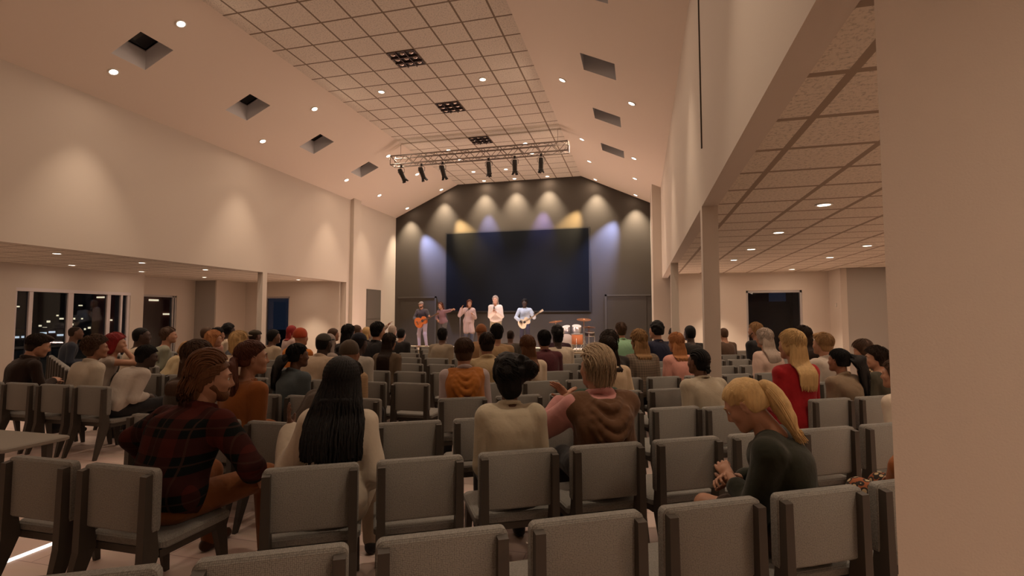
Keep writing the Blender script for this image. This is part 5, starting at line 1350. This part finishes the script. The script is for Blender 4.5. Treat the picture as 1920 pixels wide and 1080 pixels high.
person((-6.61,9.61),math.radians(-14),'person with short brown hair and grey shirt before the pale back wall',S=1.122,hair='short',hc='brown',sk='tan',top=('light_grey_shirt',(.36,.31,.27,1)),h=.026,hy=-16)
person((-3.13,4.80),math.radians(-2),'person in a brown beanie and striped tan shirt behind the long braids',S=1.111,hair='beanie',hc='dark',sk='tan',capm=cloth('brown_beanie',(.075,.055,.038,1)),top=('tan_stripe_shirt',TAN_STRIPE),sleeve=.8,off=.026,h=.014)
person((-2.69,3.60),math.radians(-6),'person in a dark brown shirt hunched beside the long braids',hair='short',hc='dark',sk='brown',top=('dark_brown_shirt',(.060,.042,.030,1)),off=.030,h=.013,lean=24,slouch=26,hp=25,S=1.12,side_lean=9,baggy=1.05)
person((-3.80,6.00),math.radians(-3),'person in a navy cap and grey tee beside an empty chair',S=1.195,hair='cap',hc='black',sk='dark',capm=cloth('navy_cap',(.014,.015,.024,1)),top=('grey_tee',(.34,.32,.28,1)),sleeve=.5,off=.026,h=.017,lean=12,hp=8)
person((-5.46,8.41),math.radians(-4),'person with very long straight black hair before the back wall, left of the stage',fem=True,hair='long',length=.42,hc='black',sk='tan',top=('black_top_far',(.03,.026,.024,1)),h=.02,S=1.24)
person((-6.02,9.61),math.radians(-6),'person with cropped brown hair left of the stage door',S=1.232,hair='buzz',hc='brown',sk='tan',top=('peach_shirt_far',(.40,.22,.15,1)),h=.026)
person((-6.47,10.81),math.radians(-6),'person with wavy blonde hair left of the stage door',S=1.126,fem=True,hair='lob',hc='blonde',sk='fair',top=('dusty_top',(.30,.2,.15,1)),h=.024)
person((-4.84,8.41),math.radians(-2),'person with black hair in a black suit before the stage door',S=1.300,hair='short',hc='black',sk='fair',top=('black_suit_jacket',(.016,.015,.016,1)),off=.03,h=.02,hy=-20,collar=1)
person((-3.93,7.21),math.radians(0),'person with straight waist length dark brown hair and a brown coat',S=1.104,fem=True,hair='long',length=.50,hc='dark',sk='tan',top=('brown_coat_jacket',(.12,.085,.055,1)),off=.028,h=.018)
person((-6.42,12.01),math.radians(-6),'person with grey hair raising a hand near the stage corner',S=1.150,hair='short',hc='silver',sk='fair',top=('pale_shirt_far',(.45,.38,.32,1)),h=.03,L=((-.22,.25,1.42),))
person((-5.54,10.81),math.radians(-2),'person in a black suit at the left stage corner',S=1.101,hair='short',hc='black',sk='fair',top=('black_suit_far',(.018,.016,.016,1)),off=.03,h=.024)
person((-4.01,9.61),math.radians(0),"person with black hair in a grey beige shirt before the guitarist's side of the stage",S=1.150,hair='short',hc='black',sk='brown',top=('grey_beige_shirt',(.27,.22,.16,1)),off=.028,h=.018,lean=10,slouch=12)
person((-1.82,5.10),math.radians(26),'person with brown hair in a rust orange draped cowl over a pale shirt',S=1.152,hair='short',hc='brown',sk='fair',top=('pale_lilac_shirt',(.40,.33,.33,1)),off=.024,h=.012,collar=1.4,drape=cowl('rust_cowl',(.34,.12,.022,1)),lean=10,slouch=12,hy=-14)
person((-1.92,6.26),math.radians(26),'person with cropped hair in a khaki shirt behind the orange cowl',S=1.177,hair='fade',hc='dark',sk='tan',top=('khaki_shirt',(.36,.27,.155,1)),off=.03,h=.014,collar=1,baggy=1.04)
person((-3.14,9.61),math.radians(6),'person in a rust brown knitted hat in front of the second singer',S=1.242,hair='beanie',hc='brown',sk='tan',capm=cloth('rust_knit',(.22,.085,.035,1)),top=('rust_shirt_far',(.25,.14,.07,1)),h=.022)
person((-2.41,8.41),math.radians(24),'person with black hair in a tan shirt in front of the blonde singer',S=1.270,hair='short',hc='black',sk='tan',top=('tan_shirt',(.34,.23,.125,1)),off=.03,h=.018,baggy=1.04)
person((-2.82,10.80),math.radians(10),'bald person in a dark olive jacket before the stage',S=1.090,hair='bald',hc='dark',sk='brown',top=('dark_olive_jacket',(.065,.055,.045,1)),off=.03,h=.022)
person((-1.43,6.54),math.radians(26),'person with long straight reddish brown hair and a cream blouse',S=1.115,fem=True,hair='long',length=.36,hc='chestnut',sk='fair',top=('cream_blouse',(.50,.40,.30,1)),off=.03,h=.014)
person((-1.43,7.76),math.radians(26),'person with short black hair in a maroon shirt',S=1.165,hair='short',hc='black',sk='tan',top=('maroon_shirt',(.070,.018,.022,1)),off=.030,h=.015,collar=1,baggy=1.06)
person((-1.41,8.98),math.radians(26),'person with cropped black hair in a white tee behind the maroon shirt',S=1.155,hair='fade',hc='black',sk='dark',top=('white_tee',(.55,.47,.37,1)),sleeve=.6,off=.028,h=.018)
person((-1.61,10.09),math.radians(24),'person with tall black hair and dark plum top before the drum kit',S=1.203,hair='curly',hc='black',sk='brown',top=('plum_top',(.035,.014,.022,1)),h=.024)
person((-0.33,4.75),math.radians(28),'person in a dark green jacket behind the brown draped sweater',S=0.980,hair='short',hc='ash',sk='fair',top=('dark_green_jacket',(.018,.038,.022,1)),off=.036,h=.013,lean=20,slouch=20,hp=20,baggy=1.08)
person((-0.30,5.98),math.radians(28),'person with brown hair in a cream top right of the grey blond head',S=1.140,fem=True,hair='lob',hc='dark',sk='tan',top=('cream_top',(.52,.40,.27,1)),off=.03,h=.015,lean=12)
person((-0.37,7.15),math.radians(28),'person with dark brown hair before the mint green shirt',S=1.171,hair='tousled',hc='dark',sk='fair',top=('dark_top',(.03,.025,.022,1)),h=.02)
person((-0.34,10.81),math.radians(28),'person in a mint green shirt near the right stage door',S=1.274,hair='short',hc='brown',sk='fair',top=('mint_shirt',(.24,.42,.26,1)),off=.028,h=.02,collar=1)
person((0.04,7.39),math.radians(28),'person with shoulder length streaked brown hair and a brown check jacket',S=1.193,fem=True,hair='lob',hc='sandy',sk='fair',top=('check_jacket',CHECK),off=.032,h=.015)
person((0.38,10.01),math.radians(30),'person with curly black hair and a navy shirt right of the stage',S=1.295,hair='curly',hc='black',sk='fair',top=('navy_shirt',(.016,.018,.038,1)),off=.03,h=.018,hy=20,collar=1)
person((0.57,7.69),math.radians(28),'person with strawberry blonde straight hair and a pink jumper',S=1.135,fem=True,hair='long',length=.15,hc='strawberry',sk='fair',top=('pink_jumper',(.56,.27,.22,1)),off=.026,h=.014)
person((1.01,10.38),math.radians(28),'person with black hair and black shirt beside the foreground column',S=1.221,hair='fade',hc='black',sk='dark',top=('black_shirt',(.018,.015,.014,1)),off=.03,h=.022)
person((0.82,12.70),math.radians(28),'person with dark hair half hidden by the far thin column',S=1.081,hair='curly',hc='dark',sk='tan',top=('dark_blue_shirt',(.02,.02,.03,1)),h=.028)
person((1.88,12.09),math.radians(28),'person in a brown top showing at the right edge of the foreground column',S=1.143,hair='buzz',hc='brown',sk='fair',top=('brown_top',(.10,.06,.04,1)),h=.026)
person((0.65,5.31),math.radians(30),'person with cornrow braids and a beige shirt before the foreground column',S=1.047,hair='cornrows',hc='black',sk='brown',top=('beige_shirt',(.38,.33,.25,1)),off=.030,h=.012,hy=14,collar=1,extra=cornrows,wr=.006,lean=10)
person((1.95,8.49),math.radians(29),'person with long ash grey hair and a pale pink tee',S=1.197,fem=True,hair='long',length=.30,hc='silver',sk='fair',top=('pale_pink_tee',(.55,.40,.33,1)),sleeve=.45,h=.015)
person((2.39,11.17),math.radians(34),'bearded person in a black jacket before the right window',S=1.277,hair='short',hc='sandy',sk='fair',top=('black_jacket',(.014,.013,.014,1)),off=.03,h=.02,hy=20,beard='brown')
person((2.60,8.86),math.radians(29),'person with very long dark brown hair right of the window',S=1.241,fem=True,hair='long',length=.34,hc='dark',sk='fair',top=('peach_vest',(.45,.27,.17,1)),sleeve=0,h=.016,R=((.28,.22,.92),(1,-.2,-.6)))
person((1.60,5.86),math.radians(29),'person with long blonde hair in a bright red suit jacket',S=1.235,fem=True,hair='long',length=.33,hc='blonde',sk='fair',top=('red_jacket',(.30,.012,.016,1)),off=.026,h=.011,collar=0,bottom=('red_trousers',(.26,.01,.013,1)),lean=4,slouch=4,wr=.004,tailw=.03)
person((2.48,7.57),math.radians(30),'person with short sandy hair and a pale grey sweater at right',S=1.155,hair='quiff',hc='sandy',sk='fair',top=('pale_grey_sweater',(.44,.38,.32,1)),off=.032,h=.014,collar=1.2,hy=10)
person((2.19,6.20),math.radians(29),'person with a long sleek black ponytail and taupe jacket at right',S=1.002,fem=True,hair='tail',hc='black',sk='tan',tailp=[(.02,-.095,.05),(.055,-.13,.045),(.065,-.045,-.10),(.085,-.055,-.21),(.095,-.05,-.32),(.10,-.05,-.42)],tailw=.095,top=('taupe_jacket',(.20,.145,.095,1)),off=.03,h=.012,collar=1.3,hy=12)
person((3.12,7.94),math.radians(32),'person with wavy brown hair and patterned top looking down at right',S=1.046,fem=True,hair='bob',hc='brown',sk='fair',top=('floral_top',FLORAL),h=.015,hp=20,hy=25)
person((2.77,6.75),math.radians(34),'person with dark hair seen in profile next to the right pier',S=0.990,hair='tousled',hc='dark',sk='fair',top=('dark_olive_top',(.05,.045,.03,1)),h=.014,hy=40,eyes=True)
person((2.21,4.95),math.radians(30),'person with long brown hair and a white top by the right pier',S=0.980,fem=True,hair='long',length=.36,hc='brown',sk='fair',top=('white_top',(.55,.47,.38,1)),off=.028,h=.013,hy=20)
person((1.74,3.50),math.radians(40),'person in a rust top mostly hidden by the right pier, arm showing',S=0.992,fem=True,hair='lob',hc='dark',sk='tan',top=('rust_top',(.30,.10,.03,1)),off=.03,h=.014,L=((-.30,.16,.62),(-1,-.1,-.4)),bottom=('patterned_trousers',FLORAL))
# ================================================================== camera, world, view
cam = bpy.data.cameras.new('camera'); cam.sensor_width = 36; cam.lens = 940/1920*36; cam.clip_start = .05
co = bpy.data.objects.new('camera', cam); COL.objects.link(co); co.location = (0, 0, 1.65)
pitch = math.atan(54/940)
co.rotation_euler = (PI/2+pitch, 0, math.radians(14.4)); scene.camera = co
w = bpy.data.worlds.new('night_sky'); scene.world = w; w.use_nodes = True
bg = w.node_tree.nodes['Background']; bg.inputs[0].default_value = (.11,.15,.27,1); bg.inputs[1].default_value = .10
vs = scene.view_settings; vs.view_transform = 'Standard'; vs.look = 'None'; vs.exposure = EXPO; vs.gamma = 1; vs.use_curve_mapping = False
scene.cycles.use_denoising = True
scene.cycles.max_bounces = 8; scene.cycles.diffuse_bounces = 5; scene.cycles.glossy_bounces = 3; scene.cycles.transparent_max_bounces = 8
scene.cycles.sample_clamp_indirect = 4; scene.cycles.caustics_reflective = False; scene.cycles.caustics_refractive = False
